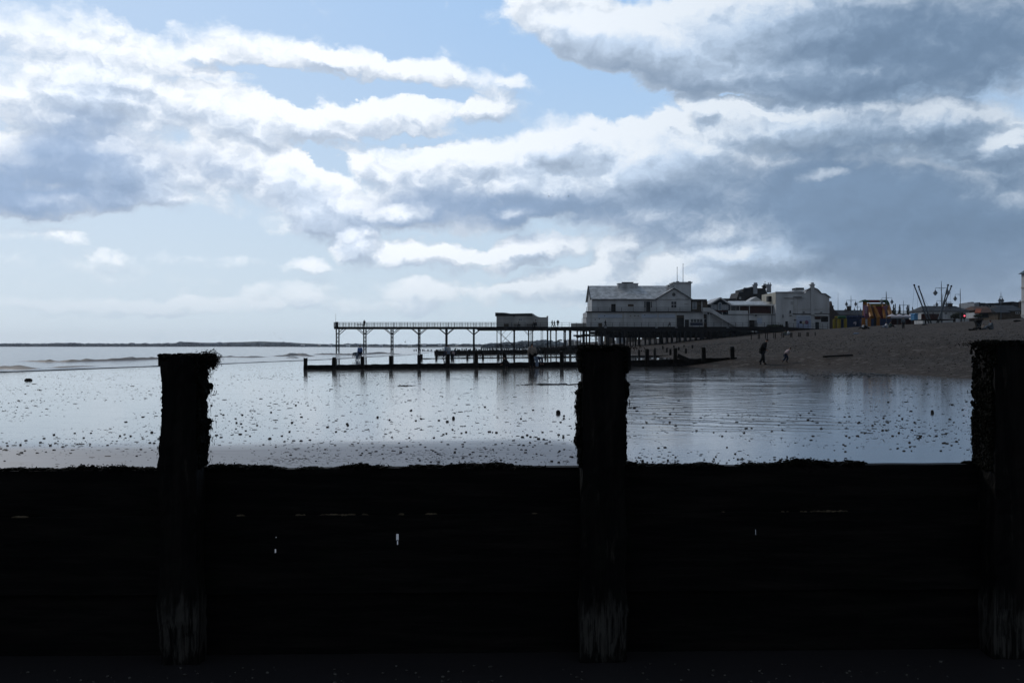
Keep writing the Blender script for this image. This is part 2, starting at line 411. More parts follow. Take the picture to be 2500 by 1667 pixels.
t.l.new(ro, b.inputs['Roughness']); b.inputs['IOR'].default_value = 1.75
t.l.new(t.m('SUBTRACT', .62, t.m('MULTIPLY', t.m('ADD', t.m('MULTIPLY', rdark, .8), t.m('MULTIPLY', damp, .62)), .62)), b.inputs['Specular IOR Level'])
b1 = t.node('ShaderNodeBump', {'Strength': 1., 'Distance': .0016, 'Height': nmid.outputs[0]})
fall = t.mr(gy, 12, 70, 1., .35)
b2 = t.node('ShaderNodeBump', {'Strength': fall, 'Distance': .0009, 'Height': nfine.outputs[0], 'Normal': b1.outputs[0]})
b3 = t.node('ShaderNodeBump', {'Strength': t.m('MULTIPLY', rm, .9), 'Distance': .0055, 'Height': rw, 'Normal': b2.outputs[0]})
t.l.new(b3.outputs[0], b.inputs['Normal'])
ys = list(np.concatenate([np.linspace(-30, 3, 8), np.geomspace(4, 60, 60), np.geomspace(64, 3700, 60)]))
xsn = sorted(set([-120,-90,-70,-55]+list(np.linspace(-48, 24, 90))))
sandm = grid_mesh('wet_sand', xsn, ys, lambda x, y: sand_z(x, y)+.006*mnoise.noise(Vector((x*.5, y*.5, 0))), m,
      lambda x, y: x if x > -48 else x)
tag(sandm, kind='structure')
# far sand beside the bay (beyond the pier) belongs to the same sheet: shore() moves it, so widen it there
# ================================================================== shingle bank
m, t, b = newmat('shingle')
g = t.node('ShaderNodeNewGeometry').outputs['Position']
vor = t.node('ShaderNodeTexVoronoi', {'Vector': g, 'Scale': 13., 'Randomness': 1.}, feature='F1')
vor2 = t.node('ShaderNodeTexVoronoi', {'Vector': g, 'Scale': 3.3, 'Randomness': 1.}, feature='F1')
n1 = t.noise(t.mapv(g, (.25, .1, .5)), .8, 5, .6); n2 = t.noise(g, 4.5, 5, .75)
sc = t.node('ShaderNodeSeparateColor', {0: vor.outputs['Color']}); sc2 = t.node('ShaderNodeSeparateColor', {0: vor2.outputs['Color']})
c = t.mix(t.mr(n1.outputs[0], .38, .62), (.034,.0245,.0185), (.062,.046,.036))
c = t.mix(t.m('MULTIPLY', t.mr(sc.outputs[0], .2, .9), .75), c, t.mix(sc.outputs[1], (.014,.012,.010), (.15,.13,.115)))
c = t.mix(t.mr(n2.outputs[0], .40, .66, 0., .55), c, (.030,.024,.020))
n5 = t.noise(g, 5.5, 6, .85)
c = t.mix(t.mr(n5.outputs[0], .50, .64, 0., .5), c, (.095,.078,.066))
c = t.mix(t.mr(n5.outputs[0], .47, .36, 0., .8), c, (.014,.011,.009))
c = t.mix(t.mr(sc2.outputs[0], .90, .94, 0., .6), c, (.16,.14,.125))
t.l.new(c, b.inputs['Base Color']); b.inputs['Roughness'].default_value = .9; b.inputs['Specular IOR Level'].default_value = .05
hb = t.m('ADD', t.m('MULTIPLY', vor.outputs['Distance'], -1.), t.m('MULTIPLY', n2.outputs[0], 1.5))
bn = t.node('ShaderNodeBump', {'Strength': 1., 'Distance': .022, 'Height': hb}); t.l.new(bn.outputs[0], b.inputs['Normal'])
xs2 = [8]+list(np.linspace(9, 17, 17))+list(np.linspace(17.5, 32, 40))+list(np.linspace(33, 80, 40))+[100,140,200,300,500,900,1600,2500,3600]
ys2 = list(np.concatenate([np.linspace(-40, 10, 12), np.linspace(12, 270, 260), np.geomspace(275, 3700, 40)]))
tag(grid_mesh('shingle_beach', xs2, ys2, shingle_z, m), kind='structure')
# ================================================================== sea
m, t, b = newmat('sea_water')
g = t.node('ShaderNodeNewGeometry').outputs['Position']
s3 = t.node('ShaderNodeSeparateXYZ', {0: g}); gx, gy, gzz = s3.outputs
n1 = t.noise(t.mapv(g, (.35, 1, 1)), .55, 6, .62); n2 = t.noise(t.mapv(g, (.6, 1, 1)), 3.5, 5, .65)
b.inputs['Base Color'].default_value = (.10,.11,.115,1); b.inputs['IOR'].default_value = 1.34
b.inputs['Roughness'].default_value = .14
foam = t.mr(gzz, -.10, .08, 0., 1.)
foamn = t.m('MULTIPLY', foam, t.mr(n2.outputs[0], .45, .62))
t.l.new(t.mix(foamn, t.mix(t.mr(gzz, -.28, -.20), (.085,.082,.080), (.040,.031,.027)), (.30,.29,.29,1)), b.inputs['Base Color'])
t.l.new(t.m('ADD', t.mr(gzz, -.285, -.20, .14, .6), t.m('MULTIPLY', foamn, .3)), b.inputs['Roughness'])
st = t.mr(gy, 60, 1200, .5, 1.)
b1 = t.node('ShaderNodeBump', {'Strength': st, 'Distance': .30, 'Height': n1.outputs[0]})
b2 = t.node('ShaderNodeBump', {'Strength': .6, 'Distance': .03, 'Height': n2.outputs[0], 'Normal': b1.outputs[0]})
t.l.new(b2.outputs[0], b.inputs['Normal'])
# breaking crests: polylines on the sea plane with a height and a width
ZS = -.3
CR = []
def crest(pts, h, w):
    P = []
    for px, py in pts:
        D = (EYE-ZS)*F/(py-HY); P.append(((px-CX)/F*D, D))
    CR.append((P, h, w))
crest([(60,882),(140,885),(260,882),(330,880),(400,877),(480,875)], .26, .85)
crest([(-200,905),(-60,903),(0,902),(25,901),(46,900),(60,905)], .20, .8)
crest([(130,899),(180,897),(240,894)], .10, .6)
crest([(235,866),(275,865)], .16, 1.2)
crest([(505,874),(560,872),(610,873),(655,872)], .18, .9)
crest([(670,870),(700,870),(725,867),(760,871)], .30, 1.0)
crest([(700,874),(730,874)], .14, .7)
crest([(760,866),(800,866),(860,867),(930,863),(975,865)], .26, 1.2)
crest([(880,857),(930,856),(1000,857)], .26, 1.5)
crest([(770,857),(830,857)], .2, 1.5)
crest([(1000,871),(1060,868)], .12, .8)
crest([(280,888),(310,887)], .08, .5)
def sea_h(x, y):
    z = ZS
    for P, h, w in CR:
        if y < P[0][1]-8 and y < P[-1][1]-8: continue
        best = 1e9; tt = 0
        n = len(P)-1
        for i in range(n):
            ax, ay = P[i]; bx, by = P[i+1]; dx, dy = bx-ax, by-ay
            k = max(0, min(1, ((x-ax)*dx+(y-ay)*dy)/(dx*dx+dy*dy)))
            d = math.hypot(x-ax-k*dx, y-ay-k*dy)
            if d < best: best = d; tt = (i+k)/n
        if best < w*4:
            e = 1.8*min(1, 5*tt*(1-tt)+.15)*(.62+.55*mnoise.noise(Vector((x*.35, y*.2, h*9)))+.45*mnoise.noise(Vector((x*1.5, y*.8, 1))))
            z += h*max(0, e)*math.exp(-(best/w)**2)
    return z
mb = MB()
ss = [-1.5,-.6,0]+list(np.linspace(.5, 62, 185))+list(np.geomspace(64, 3300, 26))
yy = list(np.concatenate([np.linspace(-30, 50, 9), np.linspace(52, 330, 232), np.geomspace(336, 3700, 40)]))
def wob(y): return mnoise.noise(Vector((0, y*.05, 2)))*.8
V = []
for y in yy:
    s0 = shore(y)+wob(y)
    for s in ss:
        x = s0-s; V.append((x, y, sea_h(x, y) if s < 62 and 50 < y < 330 else ZS))
mb.v = V; n = len(ss)
mb.f = [(j*n+i+1, j*n+i, (j+1)*n+i, (j+1)*n+i+1) for j in range(len(yy)-1) for i in range(n-1)]
tag(mb.build('sea', m, None, True), kind='structure')
# swash lip at the water's edge
mb = MB()
pts = [(shore(y)+wob(y)+.15+.5*mnoise.noise(Vector((0, y*.12, 5))), y, ZS+.012) for y in np.linspace(30, 320, 160)]
mb.path(pts, [.045+.03*mnoise.noise(Vector(p_)*.3) for p_ in pts], 6)
tag(mb.build('water_edge', mat('swash', (.06,.055,.052), .3, .3, 2), None, True), kind='structure')
# ================================================================== near groyne
YP = 4.72
gr = empty('timber_groyne', (0, YP+.1, 0), 'near black timber groyne with seaweed covered posts across the foreground', 'groyne', 'timber groynes on the beach')
def rough_post(cx, w, dpt, ztop, zbot, taper, parent, name='post', material=None, capw=0., caph=0., seed=0, y0=None, amp=.016):
    """a weathered square pile: subdivided, worn and slightly tapering towards its head"""
    y0 = YP if y0 is None else y0
    mb = MB(); nz_ = 46; ring = []
    side = 7
    for i in range(nz_+1):
        z = zbot+(ztop-zbot)*i/nz_
        hgt = (z-zbot)/(ztop-zbot)
        ww = w*(1+taper*(1-hgt)); cap = caph and z > ztop-caph
        if cap: ww = capw
        pts = []
        for k in range(side): pts.append((-.5+k/side, -.5))
        for k in range(side): pts.append((.5, -.5+k/side))
        for k in range(side): pts.append((.5-k/side, .5))
        for k in range(side): pts.append((-.5, .5-k/side))
        for (a, c_) in pts:
            r = 1-.06*(abs(a)*abs(c_)*4)
            x = cx+a*ww*r; y = y0+dpt/2+c_*(dpt+(ww-w)*.6)*r
            n1 = mnoise.noise(Vector((x*9+seed, y*9, z*4)))*amp+mnoise.noise(Vector((x*30+seed, y*30, z*22)))*amp*.45
            x += n1*(2*a); y += n1*(2*c_)
            zz = z
            if i == nz_: zz += mnoise.noise(Vector((x*14, y*14, seed)))*.012
            if i == nz_-1 and not cap: x = cx+(x-cx)*.97
            mb.v.append((x, y, zz))
    n = side*4
    mb.f = [(i*n+k, i*n+(k+1) % n, (i+1)*n+(k+1) % n, (i+1)*n+k) for i in range(nz_) for k in range(n)]
    mb.f.append(tuple(nz_*n+k for k in range(n)))
    return mb.build(name, material or M['post'], parent, False)
def zpx(py, D=YP): return EYE+(HY-py)/F*D
def xpx(px, D=YP): return (px-CX)/F*D
POSTS = [(436, 871, 88, .16, 0, 94, .15), (1474, 849, 106, .10, 5, 112, .15), (2514, 838, 170, .13, 9, 186, .22), (-610, 885, 100, .1, 13, 106, .15), (3560, 828, 112, .1, 17, 118, .15)]
for i, (px, top, wpx, tp, sd_, cpx, dp_) in enumerate(POSTS):
    rough_post(xpx(px), wpx/F*YP, dp_, zpx(top), -.35, tp, gr, capw=cpx/F*YP, caph=0 if i in (1, 2) else .105, seed=sd_)
# broken iron strap hanging on the middle post, collar block on the left one
ob = MB(); ob.box(xpx(1531), xpx(1542), YP+.03, YP+.13, zpx(905), zpx(848)); ob.build('strap', M['iron'], gr)
ob = MB(); ob.box(xpx(384), xpx(392), YP+.01, YP+.19, zpx(893), zpx(872)); ob.build('block', M['timber'], gr)
# planking behind the posts
YB = YP+.16
def plank(x0, x1, z0, z1, y0, th, seed, name='plank', material=None, wav=.006, holes=()):
    mb = MB(); cols = sorted(set(list(np.arange(x0, x1, .05))+[x1]+[h[0] for h in holes]+[h[1] for h in holes]))
    rows = sorted(set([0., .15, .35, .5, .65, .85, 1.]+[(h[2]-z0)/(z1-z0) for h in holes]+[(h[3]-z0)/(z1-z0) for h in holes]))
    for x in cols:
        for r in rows:
            slope = .007*x
            z = z0+(z1-z0)*r+slope
            e = mnoise.noise(Vector((x*4+seed, r*2, seed)))*wav*(1 if r in (0., 1.) else 0)
            mb.v.append((x, y0+mnoise.noise(Vector((x*3, z*14, seed)))*.006, z+e))
    nr = len(rows); nc = len(cols)
    def inhole(i, j):
        xm = (cols[i]+cols[i+1])/2; zm = z0+(z1-z0)*(rows[j]+rows[j+1])/2
        return any(h[0] < xm < h[1] and h[2] < zm < h[3] for h in holes)
    N0 = len(mb.v)
    mb.v += [(a, b_+th, c_) for a, b_, c_ in mb.v]
    for i in range(nc-1):
        for j in range(nr-1):
            a = i*nr+j; q = (a, a+nr, a+nr+1, a+1)
            if not inhole(i, j):
                mb.f.append(q); mb.f.append(tuple(k+N0 for k in reversed(q)))
            else:
                for (u, v_), (ii, jj) in zip(((a+nr, a), (a+nr+1, a+nr), (a+1, a+nr+1), (a, a+1)), ((i, j-1), (i+1, j), (i, j+1), (i-1, j))):
                    if not inhole(ii, jj): mb.f.append((u, v_, v_+N0, u+N0))
    for i in range(nc-1):
        a = i*nr; mb.f.append((a+nr, a, a+N0, a+nr+N0)); a += nr-1; mb.f.append((a, a+nr, a+nr+N0, a+N0))
    for a0 in (0, (nc-1)*nr):
        for j in range(nr-1):
            q = (a0+j, a0+j+1, a0+j+1+N0, a0+j+N0); mb.f.append(q if a0 else tuple(reversed(q)))
    return mb.build(name, material or M['timber'], gr)
DB = YB
zt = EYE+(HY-1141)/F*DB; zm_ = EYE+(HY-1250)/F*DB
def hole(px, py0, py1, wpx):
    x = (px-CX)/F*(DB-.036); sl_ = .007*x
    return (x, x+wpx/F*DB, EYE+(HY-py1)/F*(DB-.036)-sl_, EYE+(HY-py0)/F*(DB-.036)-sl_)
x0_, x1_ = -3.6, 19.
plank(x0_, x1_, zm_-.05, zt, YB, .07, 1)
H = [hole(966, 1303, 1320, 7), hole(968, 1320, 1331, 4), hole(668, 1340, 1351, 6), hole(670, 1310, 1314, 5), hole(1844, 1292, 1307, 4)]
zl = EYE+(HY-1420)/F*DB
plank(x0_, x1_, zl-.04, zm_-.004, YB-.036, .024, 2, holes=H)
plank(x0_, x1_, -.5, zl-.003, YB-.004, .06, 3)
# brown algae standing along the ledge
mb = MB()
for _ in range(900):
    x = random.choice([random.uniform(xpx(500), xpx(1330)), random.uniform(xpx(500), xpx(1330)), random.uniform(xpx(0), xpx(90)), random.uniform(xpx(1620), xpx(2280))])
    if mnoise.noise(Vector((x*3, 0, 4)))+.6*mnoise.noise(Vector((x*14, 0, 4))) < .12: continue
    z = zm_+.007*x-.004; s = random.uniform(.002, .0065)
    mb.blob((x, YB-.034+random.uniform(0, .02), z+s*.3), s*1.8, s, s*.8, 5, 3, .3)
tag(mb.build('algae', M['ledge'], gr), kind='stuff')
# ---- seaweed hanging on the posts and plank tops
def fronds(mb, c, n, spread, size, down=.0):
    for _ in range(n):
        p0 = Vector(c)+Vector((random.gauss(0, spread[0]), random.gauss(0, spread[1]), random.gauss(0, spread[2])))
        d = Vector((random.uniform(-1, 1), random.uniform(-.6, .6), random.uniform(-.6, 1)-down)).normalized()
        u = d.cross(Vector((random.uniform(-1, 1), random.uniform(-1, 1), random.uniform(-1, 1)))).normalized()
        L = size*random.uniform(.6, 1.5); w = L*random.uniform(.25, .5)
        q = d*L; r = u*w*.5
        e = p0+q*1.0+Vector((0, 0, -down*L*.5))
        mb.add([p0-r*.5, p0+r*.5, p0+q*.5+r, e+r*.6, e-r*.5, p0+q*.5-r], [(0, 1, 2, 5), (5, 2, 3, 4)])
sw = MB(); crust = MB()
x = x0_
while x < 4.2:                                     # fringe lying on the top plank
    k = mnoise.noise(Vector((x*1.7, 0, 7)))+.75*mnoise.noise(Vector((x*6, 0, 2)))
    if xpx(2150) < x < xpx(2400): k = -1
    hgt = max(0, .011+.036*k)
    z = zt+.007*x
    if hgt > 0:
        fronds(sw, (x, YB+.03, z+hgt*.15), int(8+hgt*900), (.010, .022, hgt*.42), .011, .4)
        for _ in range(2): crust.blob((x+random.uniform(-.01, .01), YB+random.uniform(0, .06), z+hgt*random.uniform(-.1, .45)), .016, .012, .004+hgt*.42, 6, 4, .35)
    x += .012
for i, (px, top, wpx, tp, sd_, cpx, dp_) in enumerate(POSTS):
    w = wpx/F*YP*.5/.9; z1 = zpx(top)
    segs = {0: [(1, 905, 955, .02, 16), (1, 940, 962, .045, 22), (1, 960, 1060, .012, 12), (1, 1030, 1085, .03, 26), (1, 1085, 1140, .016, 18), (-1, 1065, 1140, .02, 24), (-1, 900, 1060, .004, 6)],
            1: [(1, 890, 960, .01, 12), (1, 930, 990, .03, 20), (1, 990, 1130, .012, 16), (-1, 940, 990, .012, 14), (-1, 960, 1085, .03, 30), (-1, 1080, 1140, .02, 22)],
            2: [(-1, 900, 1000, .015, 14), (-1, 1010, 1060, .025, 22), (-1, 1040, 1110, .014, 20), (-1, 1100, 1150, .012, 10)]}.get(i, [])
    for side, y0_, y1_, out_, dens in segs:
        yy_ = y0_
        while yy_ < y1_:
            z = zpx(yy_); hgt = (z+.35)/(z1+.35); xe = xpx(px)+side*w*.9*(1+tp*(1-hgt))
            o_ = out_*(.5+.9*abs(mnoise.noise(Vector((0, z*12, i*5+side)))))
            for _ in range(13): rr_ = random.uniform(.005, .010)+o_*.13; crust.blob((xe+side*(o_*random.uniform(-.1, .95)-.008), YP+random.uniform(.02, dp_), z+random.uniform(-.006, .006)), rr_, rr_, rr_*1.2, 6, 4, .4)
            fronds(sw, (xe+side*o_*.55, YP+.11, z), int(dens*.35), (o_*.30, .06, .006), .006+o_*.14, 1.6)
            yy_ += 3
    for k_ in range(520):                          # barnacle and weed crust round the worn head
        a_ = random.choice((-1, 1)) if i else 1; zz_ = z1-random.uniform(-.004, .115)
        rr_ = random.uniform(.003, .008); crust.blob((xpx(px)+a_*w*random.uniform(.84, 1.0), YP+random.uniform(-.01, dp_), zz_), rr_, rr_, rr_, 6, 4, .4)
        rr_ = random.uniform(.003, .008); crust.blob((xpx(px)+random.uniform(-.9, .9)*w, YP+random.uniform(-.01, dp_), z1+random.uniform(-.008, .006)+.006*math.sin(k_)), rr_*1.8, rr_, rr_, 6, 4, .4)
    # tuft on the head
    if i == 0:
        fronds(sw, (xpx(492), YP+.1, zpx(872)), 1500, (.020, .05, .012), .009, .3)
        fronds(sw, (xpx(500), YP+.1, zpx(884)), 900, (.008, .05, .014), .009, .8)
        fronds(sw, (xpx(446), YP+.1, zpx(868)), 300, (.014, .04, .004), .007, .2)
    if i == 1: fronds(sw, (xpx(1482), YP+.1, zpx(848)), 1900, (.065, .05, .006), .008, .3)
    if i == 2:
        fronds(sw, (xpx(2430), YP+.1, zpx(838)), 1100, (.035, .05, .007), .008, .3); fronds(sw, (xpx(2500), YP+.1, zpx(840)), 900, (.04, .05, .005), .008, .3)
tag(crust.build('crust', M['weed'], gr), kind='stuff')
tag(sw.build('seaweed', M['weed'], gr), kind='stuff')
# a few thin loose strands
mb = MB()
for px, py, s in ((506, 1005, 1), (1390, 1128, -1), (1440, 985, -1), (1480, 842, 1)):
    c_ = W(px, py, YP+.1)
    mb = MB(); mb.path([c_, c_+Vector((.012*s, 0, .012)), c_+Vector((.018*s, 0, .004)), c_+Vector((.012*s, 0, -.012))], .0009, 4); mb.build('strand', M['weed'], gr)
# foreground pebbles at the foot of the boards
# ================================================================== farther groynes
def groyne(label, pxs, D, top_fn, plank_fn, wpost, plank_px, name='timber_groyne', group='timber groynes on the beach', bend=0., pal=None):
    cx = (pxs[0]+pxs[-1])/2; base = W(cx, HY, D); base.z = ground_z(base.x, D)
    e = empty(name, base, label, 'groyne', group)
    for i, px in enumerate(pxs):
        x = (px-CX)/F*D; z1 = EYE+(HY-top_fn(px))/F*D; z0 = ground_z(x, D)-.4; w = wpost*random.uniform(.9, 1.1)
        mb = MB(); segs = 7; lean = random.uniform(-.02, .02)
        for k in range(segs+1):
            z = z0+(z1-z0)*k/segs
            ww = w*(1+random.uniform(-.07, .07))*(.92 if k == segs else 1)
            for a, b_ in ((-1,-1),(0,-1.1),(1,-1),(1.1,0),(1,1),(0,1.1),(-1,1),(-1.1,0)):
                mb.v.append((x+a*ww/2+lean*(z-z0), D+b_*ww/2, z+(random.uniform(-.04, .03) if k == segs else 0)))
        mb.f = [(k*8+j, k*8+(j+1) % 8, (k+1)*8+(j+1) % 8, (k+1)*8+j) for k in range(segs) for j in range(8)]+[tuple(segs*8+j for j in range(8))]
        mb.build('post', M['farpost'], e)
    for (pa, pb) in plank_px:
        mb = MB(); n = max(2, int((pb-pa)/8)); P = []
        for k in range(n+1):
            px = pa+(pb-pa)*k/n; x = (px-CX)/F*D
            zt_ = EYE+(HY-plank_fn(px))/F*D+random.uniform(-.02, .02); zb = ground_z(x, D)-.3
            P.append((x, zt_, zb))
        y0, y1 = D+wpost*.55, D+wpost*.55+.12
        for x, a, b_ in P: mb.v += [(x, y0, b_), (x, y0, a), (x, y1, a), (x, y1, b_)]
        for k in range(n):
            o_ = k*4
            mb.f += [(o_, o_+4, o_+5, o_+1), (o_+1, o_+5, o_+6, o_+2), (o_+2, o_+6, o_+7, o_+3)]
        mb.f += [(0, 1, 2, 3), (n*4+3, n*4+2, n*4+1, n*4)]
        mb.build('plank', M['farpost'], e)
    return e
g2 = groyne('second dark timber groyne, beyond the open wet sand with the beige-jacketed person before it',
       [745.5+69.5*k for k in range(16)], 69.9, lambda px: 874-(px-745)*.0268, lambda px: 891.5-.0135*(px-745) if px < 1500 else 881.3-.03*(px-1500), .25, [(742, 1800)])
# a fallen board propped against it
a = W(1655, 868, 69.4); c_ = W(1682, 880, 68.6); mb = MB(); mb.beam(a, (c_.x, c_.y, max(c_.z, ground_z(c_.x, c_.y)+.06)), .05, .3); mb.build('loose_board', M['farpost'], g2)
groyne('thinner timber groyne behind the second one, its short posts reaching onto the shingle',
       [1065+38.1*k for k in range(-1, 17) if k != -1]+[1029], 128, lambda px: 864-(px-1065)*.018 if px < 1500 else 856-(px-1500)*.03, lambda px: 874-(px-1065)*.013, .26, [(1024, 1640)])
groyne('heavy dark timber groyne with high planking below the pier',
       [1068+26*k for k in range(15)], 196, lambda px: 853.5-(px-1068)*.002, lambda px: 857.5-(px-1068)*.006, .3, [(1066, 1470)])
groyne('ragged palisade of closely set old piles beneath the pier kiosk',
       [1066+5.2*k+random.uniform(-1.5, 1.5) for k in range(75)], 226,
       lambda px: 852.5-(max(px, 1066)-1066)*.012+random.uniform(-2.6, 2.2), lambda px: 856-(px-1068)*.010, .26, [(1060, 1500)])
groyne('few isolated old piles standing in the sea beyond the palisade',
       [1011, 1016, 1026, 1031.5, 1035, 1045, 1053], 360, lambda px: 852.5+random.uniform(-.8, 1.5), lambda px: 856.2, .35, [(1036, 1056)])
# paired stumps climbing the shingle in front of the pier
e = empty('stump_row', on_ground(1900, 828), 'line of paired short dark stumps climbing the shingle below the white theatre', 'stumps')
for px in (1834, 1851, 1854, 1869, 1873.5, 1889, 1893, 1909, 1913, 1930, 1933, 1950, 1953.5, 1970, 1973, 1990):
    h_ = 1.05-abs(px-1880)*.004; py = 829-(px-1834)*.06
    q = on_ground(px, py, 60); mb = MB(); w = .085
    mb.path([(q.x, q.y, q.z-.4), (q.x+.02, q.y, q.z+h_*.5), (q.x, q.y, q.z+h_)], [w, w*1.05, w*.9], 7); mb.build('stump', M['farpost'], e)
for px, py, h_ in ((1599, 860, 11), (1628, 860, 11), (1618, 852, 8), (1657, 855, 8), (1690, 850, 8), (1645, 849, 6), (1670, 847, 5)):
    q = on_ground(px, py, 40); w = .13; s_ = q.y/F
    o = MB().path([(q.x, q.y, q.z-.4), (q.x+.02, q.y, q.z+h_*s_*.5), (q.x, q.y, q.z+h_*s_)], [w, w*1.1, w*.9], 8).build('wooden_stump', M['farpost'])
    recenter(o); tag(o, 'short dark wooden stump standing in the shingle above the waterline', 'stump', 'stumps in the shingle')

# ================================================================== stones and seaweed on the sand
def lump(seed, flat):
    random.seed(seed); mb = MB(); mb.blob((0, 0, 0), 1, .9, flat, 9, 6, .22); random.seed(seed+100)
    me_o = mb.build('pebble', M['stone'], None, True); return me_o
protos = [lump(k, f_) for k, f_ in enumerate((.42, .55, .35, .7, .48))]
cand = []
random.seed(21)
while len(cand) < 12500:
    py = HY+math.exp(random.uniform(math.log(42), math.log(290))); px = random.uniform(0, 2380)
    D = EYE*F/(py-HY); x = (px-CX)/F*D
    if x > 17.5 or x < shore(D)+3 or D < 5.3: continue
    k = mnoise.noise(Vector((x*.25, D*.12, 0)))+.5*mnoise.noise(Vector((x*.9, D*.5, 3)))
    if random.random() > .5+k*1.2: continue
    s = min(.055, max(.007, random.lognormvariate(-4.25, .55)))*(.8 if D < 14 and x < 1 else 1.)
    cand.append((s/D, s, x, D))
cand.sort(reverse=True)
for i, (_, s, x, D) in enumerate(cand[:300]):
    o = protos[i] if i < len(protos) else protos[i % len(protos)].copy()
    if i >= len(protos): COL.objects.link(o)
    s = min(s, D*.0022)*1.15
    o.location = (x, D, sand_z(x, D)+s*.12); o.scale = (s*random.uniform(.45, .75), s*.55, s*random.uniform(.42, .7)); o.rotation_euler = (0, 0, random.uniform(0, 6))
    tag(o, 'small dark pebble lying on the shining wet sand', 'pebble', 'pebbles scattered over the wet sand')
mb = MB()
for (_, s, x, D) in cand[300:]:
    s *= random.uniform(.35, .7); mb.blob((x, D, sand_z(x, D)+s*.1), s*random.choice((1, 1, 1.6, 3)), s*.9, s*.4, 5, 3, .3)
# dark scraps along the groyne foot and the drift line
def band(pa, pb, ya, yb, n, s0, s1):
    for _ in range(n):
        px = random.gauss((pa+pb)/2, (pb-pa)/4); py = random.gauss((ya+yb)/2, (yb-ya)/4)
        D = EYE*F/max(20, py-HY); x = (px-CX)/F*D; s = random.uniform(s0, s1)
        if x < 18.5: mb.blob((x, D, sand_z(x, D)+s*.05), s*random.uniform(1, 3.), s, s*.35, 5, 3, .3)
band(600, 860, 1112, 1134, 260, .004, .013); band(980, 1140, 1096, 1130, 110, .004, .010); band(1180, 1240, 1110, 1130, 40, .003, .008)
band(1960, 2250, 917, 927, 260, .01, .05); band(1850, 2340, 905, 935, 200, .01, .04); band(1290, 1400, 937, 941, 60, .02, .09); band(980, 1020, 938, 941, 20, .02, .06)
band(0, 2400, 900, 930, 700, .008, .03); band(500, 1300, 1085, 1135, 260, .004, .010)
tag(mb.build('shell_grit', M['stone']), 'dark specks of grit, worm casts and weed over the wet sand', 'grit', kind='stuff')
def single(name, px, py, rx, rz, label, cat, material):
    D = EYE*F/(py-HY)
    if px < 200: D = (EYE+.24)*F/(py-HY)
    x = (px-CX)/F*D; mb = MB(); mb.blob((x, D, sand_z(x, D)-rz*(.1 if rx > .1 else -.3)), rx, rx*.8, rz, 14, 8, .14)
    o = mb.build(name, material, None, True); recenter(o); tag(o, label, cat); return o
single('rock', 1363, 1010, .052, .058, 'dark round stone on the sand left of the middle post, largest one there', 'stone', M['stone'])
single('rock', 1107, 1021, .032, .04, 'dark upright stone on the wet sand in the middle of the bay', 'stone', M['stone'])
single('rock', 2276, 1016, .036, .052, 'dark upright stone on bluish wet sand near the right post', 'stone', M['stone'])
o = single('seaweed_mound', 69, 931, .21, .11, 'low dark mound of seaweed alone on the wet sand by the water', 'seaweed', M['weed'])
q = on_ground(2048, 873, 20); mb = MB(); mb.beam(q+Vector((-1.0, 0, .06)), q+Vector((1., .4, .16)), .16, .12); o = mb.build('driftwood', M['farpost']); recenter(o); tag(o, 'dark driftwood log lying on the shingle right of the walking child', 'driftwood')
# pale and dark cobbles lying on the shingle
mb = MB()
for _ in range(9000):
    D = random.uniform(30, 190); x = 19+abs(random.gauss(0, 1))*14+random.random()*6
    if x > .53*D+3 or x > 66: continue
    s = random.uniform(.018, .042)*(1+D/130); mb.blob((x, D, ground_z(x, D)+s*.2), s*random.uniform(.7, 1.6), s, s*.5, 5, 3, .3)
tag(mb.build('cobbles', mat('mixed_cobbles', (.15,.135,.12), .8, .9, 1.9, col2=(.02,.018,.016))), 'loose cobbles over the shingle bank', 'cobbles', kind='stuff')
mb = MB()
for _ in range(260):
    x = random.uniform(-2.6, 2.6); y = random.uniform(4.15, 4.68); s = random.uniform(.002, .009)
    mb.blob((x, y, sand_z(x, y)+.003+s*.3), s, s, s*.6, 5, 3, .3)
tag(mb.build('shell_fragments', mat('shell', (.10,.095,.085), .7, .6, 30)), 'pale shell fragments on dark sand at the groyne foot', 'shells', kind='stuff')
# ================================================================== the pier
DP = 250.; DECK = W(0, 797.5, DP).z
pier = empty('pier', (20, DP, ground_z(20, DP)), 'long iron seaside pier on dark piles running out from the shingle over the sea', 'pier')
P = lambda px, py, D=DP: W(px, py, D)
def pxX(px, D=DP): return (px-CX)/F*D
xa, xb, xc, xd = pxX(815), pxX(1160), pxX(1430), pxX(1925)
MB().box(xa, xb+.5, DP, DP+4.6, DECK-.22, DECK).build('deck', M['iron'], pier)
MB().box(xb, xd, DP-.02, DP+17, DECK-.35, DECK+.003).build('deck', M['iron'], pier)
MB().box(xc, xd-.5, DP+.1, DP+34, DECK-.36, DECK-.002).build('deck', M['iron'], pier)  # deck carried far back, out of sight, to shade the piles below
